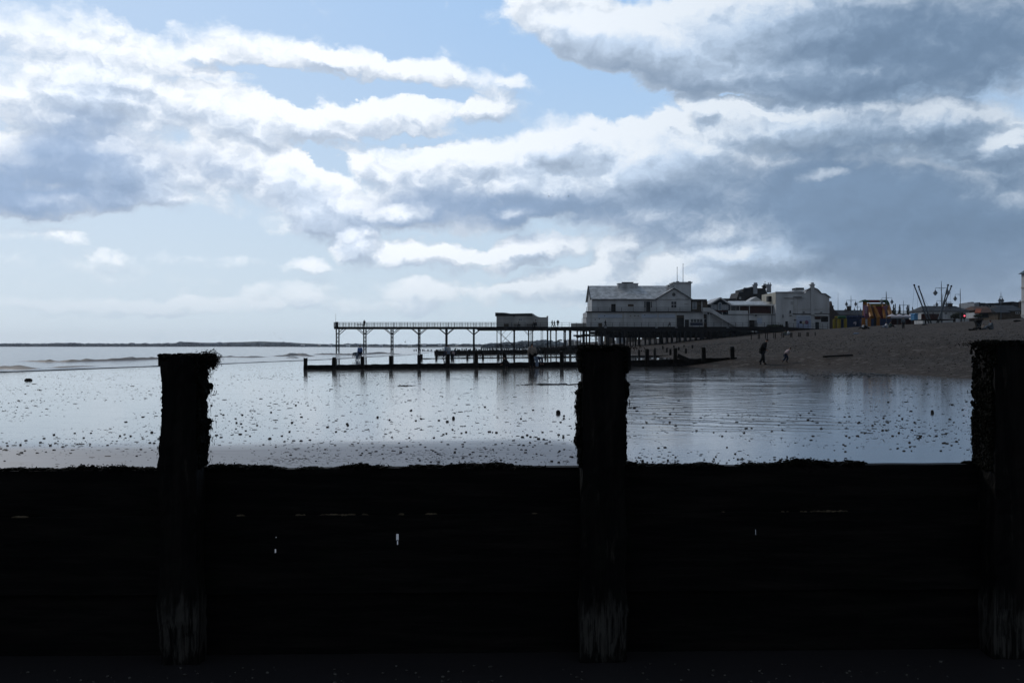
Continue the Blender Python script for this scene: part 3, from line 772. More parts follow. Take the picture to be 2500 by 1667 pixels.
# longitudinal beams and the short packers between beam and deck
zb0, zb1 = P(0, 803.3).z, P(0, 800.2).z
for y in (DP+.15, DP+4.1): MB().box(xa, xb+.2, y, y+.3, zb0, zb1).build('beam', M['iron'], pier)
mb = MB(); x = xa
while x < xb: 
    mb.box(x, x+1.15, DP+.12, DP+4.4, zb1-.01, DECK-.2); x += 2.05
o = mb.build('joists', M['iron'], pier)
MB().prism([(xb+.3, DECK-.3), (xb+.3, P(0,804.5).z), (xc-6, P(0,806).z), (xc-2, P(0,808.5).z), (xd, P(0,809).z), (xd, DECK-.3)], DP+.05, DP+.45).build('fascia', M['iron'], pier)
for y in (DP+5, DP+10, DP+15): MB().box(xb+.3, xd, y, y+.35, P(0,805).z, DECK-.33).build('beam', M['iron'], pier)
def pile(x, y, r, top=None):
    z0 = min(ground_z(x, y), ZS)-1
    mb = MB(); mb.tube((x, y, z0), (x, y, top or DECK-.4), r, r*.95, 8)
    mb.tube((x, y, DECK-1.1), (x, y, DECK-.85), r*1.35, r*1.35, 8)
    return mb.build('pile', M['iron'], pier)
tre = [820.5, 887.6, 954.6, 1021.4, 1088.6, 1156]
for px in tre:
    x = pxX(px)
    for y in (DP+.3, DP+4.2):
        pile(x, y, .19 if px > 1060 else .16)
        for s in (-1, 1):
            if px == 820.5 and s < 0: continue
            MB().beam((x, y, P(0, 817).z), (x+s*1.72, y, P(0, 803).z), .14, .16).build('knee_brace', M['iron'], pier)
    # lattice between the two piles of a trestle
    mb = MB(); zt_, zb_ = DECK-1.2, .2; k = 0
    n = 5
    for k in range(n):
        z0 = zt_+(zb_-zt_)*k/n; z1 = zt_+(zb_-zt_)*(k+1)/n
        mb.beam((x, DP+.3, z0), (x, DP+4.2, z1), .07, .07); mb.beam((x, DP+4.2, z0), (x, DP+.3, z1), .07, .07); mb.beam((x, DP+.3, z1), (x, DP+4.2, z1), .07, .08)
    mb.build('lattice', M['iron'], pier)
random.seed(5)
cols_ = [(1213, .22), (1223, .3), (1255.5, .5), (1291, .36), (1297, .22), (1301, .3), (1322, .16), (1326, .14), (1337, .44), (1345, .36), (1357, .18), (1360, .2), (1377, .28), (1381, .2), (1391, .42), (1419, .25), (1424, .3), (1432, .42), (1440, .3)]
for px, r in cols_: pile(pxX(px), DP+random.choice((.5, 1.5, 3)), r*.5)
px = 1458
while px < 1905:
    pile(pxX(px+random.uniform(-3, 3)), DP+random.uniform(.4, 3), random.choice((.14, .18, .26, .32, .2))); px += random.uniform(9, 14)
px = 1380
while px < 1800:
    y = DP+random.choice((8, 14, 20, 27)); pile(pxX(px, y), y, random.choice((.14, .2, .28))); px += random.uniform(11, 17)
def brace(a, b_, y=DP+.8, w=.09):
    p0 = P(*a, y); p1 = P(*b_, y); MB().beam(p0, p1, w, w).build('brace', M['iron'], pier)
brace((1208, 804), (1252, 843)); brace((1213, 804), (1255, 845), DP+4); brace((1252, 807), (1219, 842)); brace((1238, 804), (1224, 818))
brace((1215, 843), (1255, 843), DP+1, .14); brace((1276, 804), (1291, 820)); brace((1280, 804), (1293, 820), DP+4); brace((1305, 806), (1293, 816))
brace((1437, 809), (1458, 829)); brace((1458, 811), (1438, 829)); brace((1441, 809), (1461, 829), DP+4); brace((1437, 829), (1460, 829))
brace((1560, 812), (1590, 835), DP+5); brace((1590, 812), (1562, 835), DP+5)
for y, za_, pa, pb in ((DP+3, 816, 1465, 1900), (DP+9, 822, 1480, 1850), (DP+16, 814, 1440, 1880), (DP+24, 819, 1400, 1860), (DP+33, 811, 1440, 1900)):
    q0 = P(pa, za_, y); q1 = P(pb, za_, y); MB().box(q0.x, q1.x, y, y+.3, q0.z-.25, q0.z+.2).build('shade_beam', M['iron'], pier)  # beams added to stand in for the deep shade beneath the pavilion
MB().box(pxX(1480), xd-1, DP+34.2, DP+34.6, DECK-1.9, DECK-.4).build('fascia', M['iron'], pier)
# railings, one panel per bay
def railing(x0, x1, y, z, h, step, parent, m=None, bars=3, alongy=False, name='railing'):
    mb = MB(); L = x1-x0; n = max(1, round(abs(L)/step)); r = .045
    for k in range(n+1):
        q = x0+L*k/n
        a = (y, q, z) if alongy else (q, y, z)
        mb.box(a[0]-r, a[0]+r, a[1]-r, a[1]+r, z, z+h)
    for k in range(bars):
        zz = z+h*(k+1)/bars
        if alongy: mb.beam((y, x0, zz-.02), (y, x1, zz-.02), .06, .06)
        else: mb.beam((x0, y, zz-.02), (x1, y, zz-.02), .06, .06)
    return mb.build(name, m or M['rail'], parent)
edges = [815, 887.6, 954.6, 1021.4, 1088.6, 1156, 1213]
for a, b_ in zip(edges, edges[1:]): railing(pxX(a), pxX(b_), DP+.1, DECK, 1.12, .72, pier)
for a, b_ in zip(edges, edges[1:]): railing(pxX(a)+.3, pxX(b_), DP+4.5, DECK, 1.12, 1.5, pier)
railing(DP+.1, DP+4.5, pxX(815), DECK, 1.12, .8, pier, alongy=True)
ed2 = [1213+53*k for k in range(14)]
for a, b_ in zip(ed2, ed2[1:]): railing(pxX(a), pxX(b_), DP+.1, DECK, 1.05, 1.6, pier, bars=2)
# kiosk hut at the pier head: a white pole and the gate posts
mb = MB(); mb.tube(P(819.5, 797, DP+1), P(819.5, 765, DP+1), .035, .025, 6); o = mb.build('pole', M['lamp']); recenter(o); tag(o, 'slim pale pole standing at the seaward end of the pier', 'pole')
mb = MB(); mb.box(pxX(817), pxX(823), DP+1.4, DP+1.9, DECK, DECK+1.25); mb.box(pxX(818), pxX(822), DP+1.38, DP+1.4, DECK+.3, DECK+1.1); o = mb.build('locker', M['rail']); recenter(o); tag(o, 'dark locker box at the seaward end of the pier deck', 'locker')
def table(px, py, y, label):
    x = pxX(px, y); z = DECK
    e = empty('picnic_table', (x, y, z), label, 'picnic table', 'picnic tables on the pier')
    MB().box(x-.9, x+.9, y-.35, y+.35, z+.7, z+.76).build('table_top', M['brown'], e)
    for s in (-1, 1):
        MB().box(x-.9, x+.9, y+s*.75-.14, y+s*.75+.14, z+.42, z+.47).build('bench', M['brown'], e)
        mb = MB(); mb.beam((x+s*.6, y-.7, z), (x+s*.6, y-.2, z+.7), .08, .08); mb.beam((x+s*.6, y+.7, z), (x+s*.6, y+.2, z+.7), .08, .08); mb.beam((x+s*.6, y-.8, z+.4), (x+s*.6, y+.8, z+.4), .08, .06)
        mb.build('trestle_leg', M['brown'], e)
table(880, 797, DP+1.4, 'dark picnic table near the seaward end of the open pier')
table(1263, 797, DP+1.3, 'picnic table with somebody seated at it before the pier kiosk')
table(1294, 797, DP+1.3, 'picnic table at the landward corner of the pier kiosk')
for px in (1478, 1603, 1651, 1777, 1341, 1367):
    y = DP-.03; o = MB().box(pxX(px-3, y), pxX(px+3, y), y-.06, y, P(0, 800.6, y).z, P(0, 798, y).z).build('fender_plate', M['chimney'], pier)

# ================================================================== helpers for buildings
def slab(parent, name, m, px0, py0, px1, py1, D, depth): return MB().pbox(px0, py0, px1, py1, D, depth).build(name, m, parent)
def window(parent, px0, py0, px1, py1, D, cols=2, rows=2, glass=None, frame=None, name='window'):
    """frame of real bars standing proud of the wall with a pane set inside it"""
    a = W(px0, py1, D); b_ = W(px1, py0, D); fw = .09; y0, y1 = D-.10, D-.004
    mb = MB()
    mb.box(a.x, b_.x, y0, y1, a.z, a.z+fw); mb.box(a.x, b_.x, y0, y1, b_.z-fw, b_.z)
    mb.box(a.x, a.x+fw, y0, y1, a.z+fw, b_.z-fw); mb.box(b_.x-fw, b_.x, y0, y1, a.z+fw, b_.z-fw)
    for k in range(1, cols):
        x = a.x+(b_.x-a.x)*k/cols; mb.box(x-.04, x+.04, y0+.015, y1, a.z+fw, b_.z-fw)
    for k in range(1, rows):
        z = a.z+(b_.z-a.z)*k/rows; mb.box(a.x+fw, b_.x-fw, y0+.022, y1-.01, z-.04, z+.04)
    w = mb.build(name, frame or M['frame'], parent)
    MB().box(a.x+fw*.5, b_.x-fw*.5, D-.03, D-.012, a.z+fw*.5, b_.z-fw*.5).build('pane', glass or M['glass'], w)
    return w
def door(parent, px0, py0, px1, py1, D, m=None, handle=True):
    a = W(px0, py1, D); b_ = W(px1, py0, D); f = MB()
    f.box(a.x-.08, a.x, D-.10, D-.003, a.z, b_.z+.08); f.box(b_.x, b_.x+.08, D-.10, D-.003, a.z, b_.z+.08); f.box(a.x, b_.x, D-.10, D-.003, b_.z, b_.z+.08)
    d = MB().box(a.x, b_.x, D-.05, D-.004, a.z, b_.z).build('door', m or M['dark'], parent)
    f.build('door_frame', M['frame'], d)
    if handle: MB().box(b_.x-.22, b_.x-.14, D-.10, D-.05, a.z+.95, a.z+1.1).build('handle', M['lamp'], d)
    return d
def roof_poly(parent, name, m, quads, th=.18):
    mb = MB()
    for q in quads:
        q = [Vector(p) for p in q]; n = (q[1]-q[0]).cross(q[2]-q[0]).normalized()
        if n.z < 0: q.reverse(); n = -n
        k = len(q); vs = q+[p-n*th for p in q]
        mb.add(vs, [tuple(range(k)), tuple(range(2*k-1, k-1, -1))]+[(i, i+k, (i+1) % k+k, (i+1) % k) for i in range(k)])
    return mb.build(name, m, parent)

# ---- low kiosk on the pier
D = DP+1.9
k = empty('pier_kiosk', (pxX(1275, D), D, DECK), 'low white kiosk with dark felt roof and swept end wall on the pier', 'kiosk')
pts = [(1212, 797.6), (1212, 771), (1299, 770.5), (1306, 774.5), (1314, 775), (1335, 775), (1335, 772), (1338, 772), (1338, 797.6)]
# body follows the swept profile
pts = [(1212, 797.6), (1212, 770.5), (1299, 769), (1306, 772), (1313, 774), (1320, 774.8), (1335.5, 774.6), (1335.5, 771.2), (1338.4, 771.2), (1338.4, 797.6)]
MB().pprism(pts, D, 4.6).build('wall', M['white_old'], k)
MB().pprism([(1209, 771), (1209, 763), (1229, 763.2), (1236, 763.8), (1246, 765.5), (1299, 764.6), (1300, 770.6)], D-.25, 5.1).build('roof', M['dark_slate'], k)
MB().pprism([(1300.2, 764.6), (1306, 769), (1314, 773.3), (1321, 774.4), (1335.4, 774.3), (1335.4, 775.2), (1320, 775.4), (1306, 772.6), (1300.2, 770)], D-.04, 4.7).build('coping', M['white'], k)
window(k, 1266, 777.5, 1275, 782.5, D, 2, 1, M['paleglass']); window(k, 1305, 779, 1310.5, 784, D, 1, 1, M['brown'])
slab(k, 'fascia_board', M['chimney'], 1217, 777, 1300, 778, D-.06, .056)
for px in (1217, 1249, 1279): slab(k, 'pilaster', M['chimney'], px, 778, px+1.3, 797, D-.05, .046)
slab(k, 'floodlight', M['dark'], 1253, 770.8, 1257, 772.4, D-.5, .25)
slab(k, 'counter', M['brown'], 1231, 790, 1242, 797, D-.4, .39)

# ---- big pavilion
D = 252.6
pv = empty('pavilion', (pxX(1560, D), D, DECK), 'large white two-storey pavilion with grey roof, cross gable and square tower on the pier', 'pavilion')
dep = 15.
lw = [(1433, 798), (1433, 760.5), (1722, 760.5), (1722, 798)]
MB().pbox(1433, 760.8, 1718, 798, D, dep).build('wall', M['white'], pv)
D2 = D+.9
# upper storey: walls and the seaward gable end
a = W(1445, 760.8, D2); b_ = W(1686, 729.5, D2); y1 = D2+dep; ym = (D2+y1)/2
rz = EYE+(HY-698.6)/F*ym
MB().box(a.x, b_.x, D2, y1, a.z, b_.z).build('wall', M['white'], pv)
gx0 = a.x
mb = MB(); mb.add([(gx0, D2, b_.z), (gx0, y1, b_.z), (gx0, ym, rz), (gx0+.3, D2, b_.z), (gx0+.3, y1, b_.z), (gx0+.3, ym, rz)], [(0,2,1), (3,4,5), (0,1,4,3), (1,2,5,4), (2,0,3,5)])
mb.build('gable_wall', M['white'], pv)
ez = b_.z-.06; xl = gx0-.35; xr = b_.x
rxr = pxX(1622, ym); hipx = W(1690, 0, D2).x
R1 = roof_poly(pv, 'roof', M['slate'], [[(xl, D2-.45, ez), (hipx, D2-.45, ez), (rxr, ym, rz+.1), (xl, ym, rz+.1)], [(xl, y1+.45, ez), (hipx, y1+.45, ez), (rxr, ym, rz+.1), (xl, ym, rz+.1)], [(hipx, D2-.45, ez), (hipx, y1+.45, ez), (rxr, ym, rz+.1)]], .16)
mb = MB(); mb.beam((xl-.04, D2-.5, ez-.1), (xl-.04, ym, rz+.02), .14, .34); mb.beam((xl-.04, y1+.5, ez-.1), (xl-.04, ym, rz+.02), .14, .34); mb.build('bargeboard', M['dark_slate'], pv)
mb = MB(); mb.beam((xl, D2-.52, ez-.1), (pxX(1600, D2), D2-.52, ez-.1), .12, .16); mb.build('gutter', M['dark_slate'], pv)
# ridge ventilator
yv = ym
mb = MB(); q0 = W(1508, 705, yv); q1 = W(1556, 693.4, yv)
mb.box(q0.x, q1.x, yv-1.6, yv+1.6, q0.z-.6, q1.z); mb.box(q0.x-.15, q1.x+.15, yv-1.75, yv+1.75, q1.z-.002, q1.z+.12)
rv = mb.build('ventilator', M['slate'], pv)
q0 = W(1519.5, 693, yv); q1 = W(1544.5, 690.2, yv); MB().box(q0.x, q1.x, yv-1, yv+1, q0.z, q1.z).box(q0.x-.15, q1.x+.15, yv-1.15, yv+1.15, q1.z, q1.z+.1).build('cap', M['dark_slate'], rv)
# cross gable
gd = D2-.25
MB().pprism([(1604, 760.8), (1604, 729.2), (1645, 703.6), (1687, 729.2), (1687, 760.8)], gd, 8).build('cross_gable', M['white'], pv)
ap = W(1645, 702.6, gd); e0 = W(1599, 730, gd); e1 = W(1690, 730, gd)
roof_poly(pv, 'roof', M['slate'], [[(e0.x, gd-.35, e0.z), (ap.x, gd-.35, ap.z), (ap.x, gd+8.5, ap.z), (e0.x, gd+8.5, e0.z)], [(e1.x, gd-.35, e1.z), (ap.x, gd-.35, ap.z), (ap.x, gd+8.5, ap.z), (e1.x, gd+8.5, e1.z)]], .14)
mb = MB()
for e_ in (e0, e1): mb.beam((e_.x, gd-.42, e_.z-.12), (ap.x, gd-.42, ap.z-.12), .10, .16)
mb.build('bargeboard', M['dark_slate'], pv)
c_ = W(1645, 719, gd)
def disc(c, r, y0, y1, n=18): return MB().prism([(c.x+r*math.cos(2*math.pi*k_/n), c.z+r*math.sin(2*math.pi*k_/n)) for k_ in range(n)], y0, y1)
rw_ = disc(c_, .56, gd-.06, gd-.002).build('round_window', M['frame'], pv); disc(c_, .46, gd-.10, gd-.06).build('pane', M['glass'], rw_)
slab(pv, 'string_course', M['white_old'], 1604, 729.4, 1687, 730.8, gd-.10, .096)
# tower and its smaller neighbour, with flagpoles
td = D2+4.5
tw = MB().pbox(1647, 690.5, 1687.5, 740, td, 6).build('tower', M['white'], pv)
MB().pbox(1643.6, 688.2, 1691, 690.5, td-.5, 7).pbox(1645.5, 690.5, 1689, 692, td-.25, 6.5).build('cornice', M['white'], tw)
tn = MB().pbox(1635, 697, 1648, 725, td+.6, 4.6).build('tower', M['white'], pv); MB().pbox(1631.5, 694.8, 1649, 697, td+.3, 5.2).build('cornice', M['white'], tn)
for px in (1655, 1684, 1640): MB().pbox(px-3, 686.5 if px != 1640 else 693, px+3, 688.3 if px != 1640 else 695, td+.5, .8).build('vent_cowl', M['dark_slate'], tw)
for px, py, lb in ((1653.3, 653, 'shorter flagpole on the square tower of the pavilion'), (1667.6, 645, 'taller flagpole on the square tower of the pavilion')):
    y = td+2; b0 = W(px, 688.3, y); b1 = W(px, py, y)
    e = empty('flagpole', b0, lb, 'flagpole', 'flagpoles on the pavilion tower')
    MB().tube(b0, b1, .085, .05, 7).build('pole', M['lamp'], e); MB().blob(b1, .12, .12, .12, 8, 5, 0).build('finial', M['lamp'], e)
# upper windows and doors
door(pv, 1492, 742, 1503, 760.4, D2, handle=False); window(pv, 1532, 741.5, 1548, 749.2, D2, 1, 1, M['brown'])
window(pv, 1572, 734.5, 1577, 752, D2, 1, 1); window(pv, 1588, 734.5, 1592.4, 752, D2, 1, 1); door(pv, 1577.4, 736, 1587.6, 760.4, D2, handle=False)
window(pv, 1638, 735.5, 1652, 752, gd, 2, 2); window(pv, 1669.5, 741, 1682, 743.5, gd, 1, 1)
slab(pv, 'gallery', M['dark_slate'], 1430.5, 759.6, 1716, 761.6, D-.6, 1.6)
za = W(0, 759.6, D-.5).z
for i_ in range(5):
    a_ = 1432+57*i_; railing(W(a_, 0, D-.5).x, W(a_+57, 0, D-.5).x, D-.5, za, 1.0, 3.2 if i_ % 2 else 2.6, pv, bars=3)
# lower storey details
for px in (1442.5, 1520.8, 1606, 1650): slab(pv, 'downpipe', M['white_old'], px, 762, px+1.4, 797, D-.12, .118)
slab(pv, 'string_course', M['white_old'], 1433, 776.2, 1649, 777.0, D-.05, .046)
slab(pv, 'wall_panel', M['panel'], 1566, 767.2, 1605, 776.0, D-.03, .026); slab(pv, 'wall_panel', M['panel'], 1608, 767.2, 1648.5, 776.0, D-.03, .026); slab(pv, 'wall_panel', M['panel'], 1460, 767.2, 1519, 776.0, D-.03, .026)
for px in (1536.5, 1547.2, 1555.2): window(pv, px, 768.3, px+5.2, 773.5, D, 2, 1, M['brown'])
for px, py in ((1453, 780), (1463, 778), (1574, 769), (1476, 771)): slab(pv, 'vent', M['dark'], px-1, py-1, px+1.4, py+1, D-.08, .076)
door(pv, 1652, 769, 1670, 797.5, D, handle=False); door(pv, 1671.5, 780, 1682, 797.5, D)
window(pv, 1685.5, 778, 1716, 787.5, D, 4, 1, M['glass']); slab(pv, 'shop_board', mat('dark_blue_board', (.02,.03,.07), .6, .3, 1), 1685.5, 788, 1716, 794.5, D-.06, .056)
slab(pv, 'sign', M['brown'], 1652.5, 771, 1669, 775.5, D-.16, .06)
# lean-to and low screens on the seaward side
mb = MB(); mb.beam(W(1421, 778, D+2), W(1433, 774.5, D+2), 2.5, .1); mb.tube(W(1421, 797, D+1), W(1421, 778, D+1), .06, .06, 6); mb.build('canopy', M['white'], pv)
o = MB().pbox(1394, 789.2, 1432, 797.6, D+2, .3).build('windbreak', M['white_old']); recenter(o); tag(o, 'low white screen beside the seaward end of the pavilion', 'screen')
o = MB().pbox(1462, 788.5, 1470, 797.4, D-1.2, .8).build('bin_store', M['brown']); recenter(o); tag(o, 'brown bin store against the lower pavilion wall', 'bin store')

# ---- glazed link building
D = 254.
lk = empty('link_building', (pxX(1720, D), D, DECK), 'flat-roofed glazed link between the pavilion and the gabled arcade', 'building')
MB().pbox(1688, 735, 1727, 798, D, 11).build('wall', M['brown'], lk); MB().pbox(1686, 730.5, 1726, 735, D-.6, 12).build('roof', M['dark_slate'], lk)
window(lk, 1690, 737, 1701, 755, D, 3, 1, M['paleglass']); slab(lk, 'pilaster', M['frame'], 1712.5, 735, 1714.8, 761, D-.1, .096)
slab(lk, 'parapet', M['white'], 1702, 761.5, 1727, 767, D-.16, .156); window(lk, 1718, 778, 1745, 788, D-.02, 3, 1)
# staircase down to the promenade
st = empty('outside_staircase', (pxX(1765, 251), 251, DECK), 'white outside staircase descending the front of the gabled arcade', 'staircase')
y0 = 250.9
for yy_ in (y0, y0+1.5):
    mb = MB(); mb.pprism([(1716, 751), (1733, 751), (1798, 790), (1798, 799), (1733, 760.5), (1716, 760.5)], yy_, .1); mb.build('balustrade', M['white'], st)
mb = MB(); n = 22
a = W(1733, 760, y0); b_ = W(1798, 798, y0)
for k_ in range(n):
    x = a.x+(b_.x-a.x)*k_/n; z = a.z+(b_.z-a.z)*k_/n; mb.box(x, x+(b_.x-a.x)/n, y0+.1, y0+1.5, z-.25, z)
mb.box(W(1716, 0, y0).x, a.x, y0+.1, y0+1.5, a.z-.2, a.z); mb.build('steps', M['white_old'], st)
for px in (1716.5, 1732, 1763): MB().pbox(px, 762, px+1.2, 798, y0+.3, .12).build('support', M['frame'], st)
# ---- gabled arcade wing
D = 255.
ar = empty('arcade', (pxX(1820, D), D, DECK), 'low white arcade with a dark-faced front gable, long pale roof and brown openings', 'arcade')
MB().pbox(1727, 767.5, 1917, 799, D-2.2, 14).build('wall', M['white'], ar)
MB().pprism([(1733, 767.6), (1733, 741), (1757.5, 728), (1782, 741.5), (1782, 767.6)], D, 12).build('gable_wall', M['teal'], ar)
MB().pbox(1782, 743, 1917, 767.6, D, 12).build('upper_wall', M['white_old'], ar)
ap = W(1757.5, 726, D); e0 = W(1731, 742, D); e1 = W(1785, 744, D)
rr = roof_poly(ar, 'roof', M['slate'], [[(e0.x, D-.7, e0.z), (ap.x, D-.7, ap.z), (ap.x, D+12, ap.z), (e0.x, D+12, e0.z)], [(e1.x, D-.7, e1.z), (ap.x, D-.7, ap.z), (ap.x, D+12, ap.z), (e1.x, D+12, e1.z)]], .15)
mb = MB()
for e_ in (e0, e1): mb.beam((e_.x, D-.78, e_.z-.15), (ap.x, D-.78, ap.z-.15), .1, .34)
mb.build('bargeboard', M['frame'], ar)
yr = D+8; q = [W(1783, 744, D-.7), W(1918, 744, D-.7), W(1898, 735, yr), W(1776, 735, yr)]
roof_poly(ar, 'roof', M['slate'], [[tuple(v) for v in q]], .12)
slab(ar, 'fascia_board', M['frame'], 1783, 744.2, 1918, 746.2, D-.8, .14)
window(ar, 1736, 744, 1750.5, 756, D, 4, 2, M['paleglass']); window(ar, 1764, 744, 1778, 756, D, 4, 2, M['paleglass'])
c_ = W(1757.5, 744, D); 
arch = [(W(1752.4, 0, D).x, W(0, 757, D).z)]+[(c_.x-.53*math.cos(math.pi*k_/8), c_.z+.6*math.sin(math.pi*k_/8)) for k_ in range(9)]+[(W(1762.6, 0, D).x, W(0, 757, D).z)]
aw = MB().prism(arch, D-.14, D-.012).build('arched_window', M['frame'], ar)
MB().prism([(c_.x+(x-c_.x)*.78, c_.z+(z-c_.z)*.9-.05) for x, z in arch], D-.18, D-.14).box(c_.x-.03, c_.x+.03, D-.2, D-.18, arch[0][1]+.1, c_.z+.4).build('pane', M['paleglass'], aw)
slab(ar, 'flower_box', M['maroon'], 1735, 758.2, 1777, 761.4, D-.5, .3)
window(ar, 1785, 747, 1796, 758, D, 2, 1, M['glass'], M['brown']); window(ar, 1797, 747, 1804.5, 758, D, 2, 1, M['glass'], M['brown'])
for a_, b2 in ((1806.5, 1828.6), (1830.4, 1882.6), (1885, 1916)): slab(ar, 'opening', M['maroon'], a_, 747, b2, 765, D-.05, .046)
for px in (1829.2, 1883.2): slab(ar, 'post', M['frame'], px, 746, px+1.2, 767, D-.8, .1)
slab(ar, 'parapet', M['white'], 1778, 758.3, 1826, 767.5, D-2.3, .2)
slab(ar, 'string_course', M['dark_slate'], 1757, 767.2, 1917, 768.2, D-2.36, .15)
D -= 2.2
door(ar, 1828.5, 781.5, 1843, 798.8, D, handle=False); slab(ar, 'shutter', M['teal'], 1843.8, 781.5, 1847, 798.5, D-.05, .046)
for px in (1826.5, 1884): slab(ar, 'downpipe', M['teal'], px, 768.5, px+1, 798, D-.1, .096)
for px, py in ((1846, 770), (1910, 773)): slab(ar, 'wall_lamp', M['dark'], px-2, py-1, px+2, py+1.2, D-.4, .39)
slab(ar, 'wall_panel', M['panel'], 1849, 776, 1860, 790, D-.03, .026)
# ---- theatre
D = 252.
th = empty('theatre', (pxX(1970, D), D, W(0, 805, D).z), 'tall white theatre with a curved gable parapet and a slim central chimney shaft', 'theatre')
prof = [(1914, 804), (1914, 712.5), (1963, 712.8), (1965, 716), (1970, 709), (1977, 704.5), (1984, 703), (1990, 704.5), (1996, 707), (2001, 712), (2005, 717), (2015, 718), (2025, 727), (2025, 804)]
MB().pprism(prof, D, 14).build('wall', M['white'], th)
MB().pprism([(1894.5, 799), (1894.5, 713.8), (1914, 713.8), (1914, 799)], D+.02, 14).build('wall', M['white'], th)
# side return seen over the arcade roof
MB().pprism([(1893.6, 742), (1893.6, 713), (1894.5, 713), (1894.5, 742)], D+.03, 14).build('side_wall', M['cream'], th)
for k_, (py0, py1) in enumerate(((712, 713.8), (726, 727.2))): slab(th, 'cornice', M['white'], 1893.5 if k_ == 0 else 1915, py0, 1963, py1, D-.3, .296)
# moulded coping that follows the curved parapet
mb = MB(); cp = [W(px, py-.4, D-.1) for px, py in [(1963, 712.5), (1970, 708.5), (1977, 704), (1984, 702.5), (1990, 704), (1996, 706.5), (2001, 711.5), (2005, 716.5), (2015, 717.5), (2029, 727.5)]]
for p0, p1 in zip(cp, cp[1:]): mb.beam(p0, p1, .5, .14)
mb.build('coping', M['dark_slate'], th)
slab(th, 'chimney_shaft', M['white'], 1980, 706, 1988.4, 768, D-.35, .346)
cs = MB().pbox(1979.6, 694, 1988.8, 706, D-.4, .9).build('chimney', M['white'], th); MB().pbox(1978.2, 693.6, 1990.2, 696, D-.6, 1.3).pbox(1981, 689.6, 1987.4, 693.6, D-.3, .7).build('chimney_cap', M['white'], cs)
slab(th, 'string_course', M['white_old'], 1938, 754.6, 2025, 755.6, D-.1, .096); slab(th, 'string_course', M['dark_slate'], 1936, 765.4, 2026, 766.6, D-.3, .296)
slab(th, 'fascia_board', M['frame'], 1989, 767.4, 2022, 770.6, D-.5, .49)
for px in (1937.5, 1946.5, 2018): slab(th, 'pilaster', M['white_old'], px, 727.3, px+1.2, 765, D-.07, .066)
slab(th, 'canopy', M['dark_slate'], 1937, 724.2, 1958, 725.4, D-.7, .4)
window(th, 1930, 736, 1937, 743, D, 2, 2, M['chimney'])
rb = MB().pprism([(1932, 712.4), (1942, 707.6), (1946, 707), (1970, 707), (1964, 712.4)], D+4, 8).build('rear_roof', M['slate'], th)
MB().pbox(1944, 702.3, 1963, 712, D+5, 4).build('skylight', M['dark_slate'], rb)
rr2 = MB().pprism([(2015, 718.6), (2016, 718.4), (2029.5, 727), (2015, 727)], D+.2, 12).build('side_roof', M['dark_slate'], th)
# ground floor: sign, shutters, door, lamps
sg = slab(th, 'sign', M['panel'], 1944.5, 770.6, 1980, 779.6, D-.12, .116)
mb = MB(); blue_ink = mat('blue_lettering', (.12,.17,.30), .6, .2, 3)
random.seed(3)
px = 1949
while px < 1976:                                         # washed-out script lettering, unreadable at this distance
    w_ = random.uniform(1.0, 2.0); a_ = random.uniform(773, 774.2); mb.pbox(px, a_, px+w_*.35, a_+2.6, D-.15, .028); mb.pbox(px, a_+1.0, px+w_*.8, a_+1.5, D-.152, .028); px += w_+.9
mb.build('lettering', blue_ink, sg)
slab(th, 'shutter', mat('pale_blue_shutter', (.38,.44,.60), .6, .15, 1), 1944.5, 780.4, 1980, 801, D-.06, .056)
for px, py, rx, m_ in ((1954.5, 786.5, .33, 'dark'), (1962, 787.5, .45, 'cream'), (1969, 787, .5, 'pink')):
    c_ = W(px, py, D); disc(c_, rx, D-.1, D-.061).build('painted_shape', M[m_], th)
door(th, 1916.8, 784.2, 1923.6, 799, D); door(th, 1990, 786, 1999.5, 803, D, M['glass']); slab(th, 'shop_board', M['maroon'], 1989.6, 773, 2004, 779, D-.2, .196); slab(th, 'opening', M['dark'], 2004.4, 773, 2022, 786, D-.03, .026)
for px, py in ((1963, 762), (2006, 762.4), (1931, 769.8), (1942, 780.6)): slab(th, 'wall_lamp', M['dark'], px-2, py-.8, px+2, py+1, D-.5, .49)
mb = MB(); mb.pbox(1911, 768, 1912.6, 776, D-.6, .2); mb.pbox(1928.6, 758, 1931, 765, D-.4, .39); mb.build('bracket', M['teal'], th)
mb = MB(); q = W(1882, 730, D+5); mb.box(q.x-.9, q.x+.9, D+4, D+6, q.z-.7, q.z+.7); mb.build('air_conditioner', M['dark'], th)
# sea wall and promenade railing in front of theatre and arcade
wl = empty('sea_wall', (pxX(1900, 250.4), 250.4, 3), 'dark sea wall along the foot of the arcade and theatre', 'sea wall')
MB().prism([(pxX(1850), 2.5), (pxX(1850), DECK-.02), (pxX(1926), W(0,798.5,DP).z), (pxX(1990), W(0,802.5,DP).z), (pxX(2045), W(0,803,DP).z), (pxX(2045), 2.5)], DP+.3, DP+1.2).build('wall', mat('tarred_wall', (.016,.014,.014), .9, .4, 1), wl)
for i_ in range(5):
    a_ = 1926+24*i_; railing(pxX(a_), pxX(a_+24), DP+.4, W(0, 803.5, DP).z, 1.45, 1.2, wl, bars=2)
mb = MB(); random.seed(8)
mb = MB().pbox(1872, 795.5, 1913, 797.4, D-.9, .5)
for _ in range(130):
    px = random.uniform(1873, 1912); q = W(px, 796.5, D-.7); mb.tube(q, q+Vector((random.uniform(-.15, .15), random.uniform(-.1, .1), random.uniform(.2, .6))), .07, .02, 4)
o = mb.build('planter', M['leaf']); recenter(o); tag(o, 'row of dark low planting against the white arcade wall', 'planter')
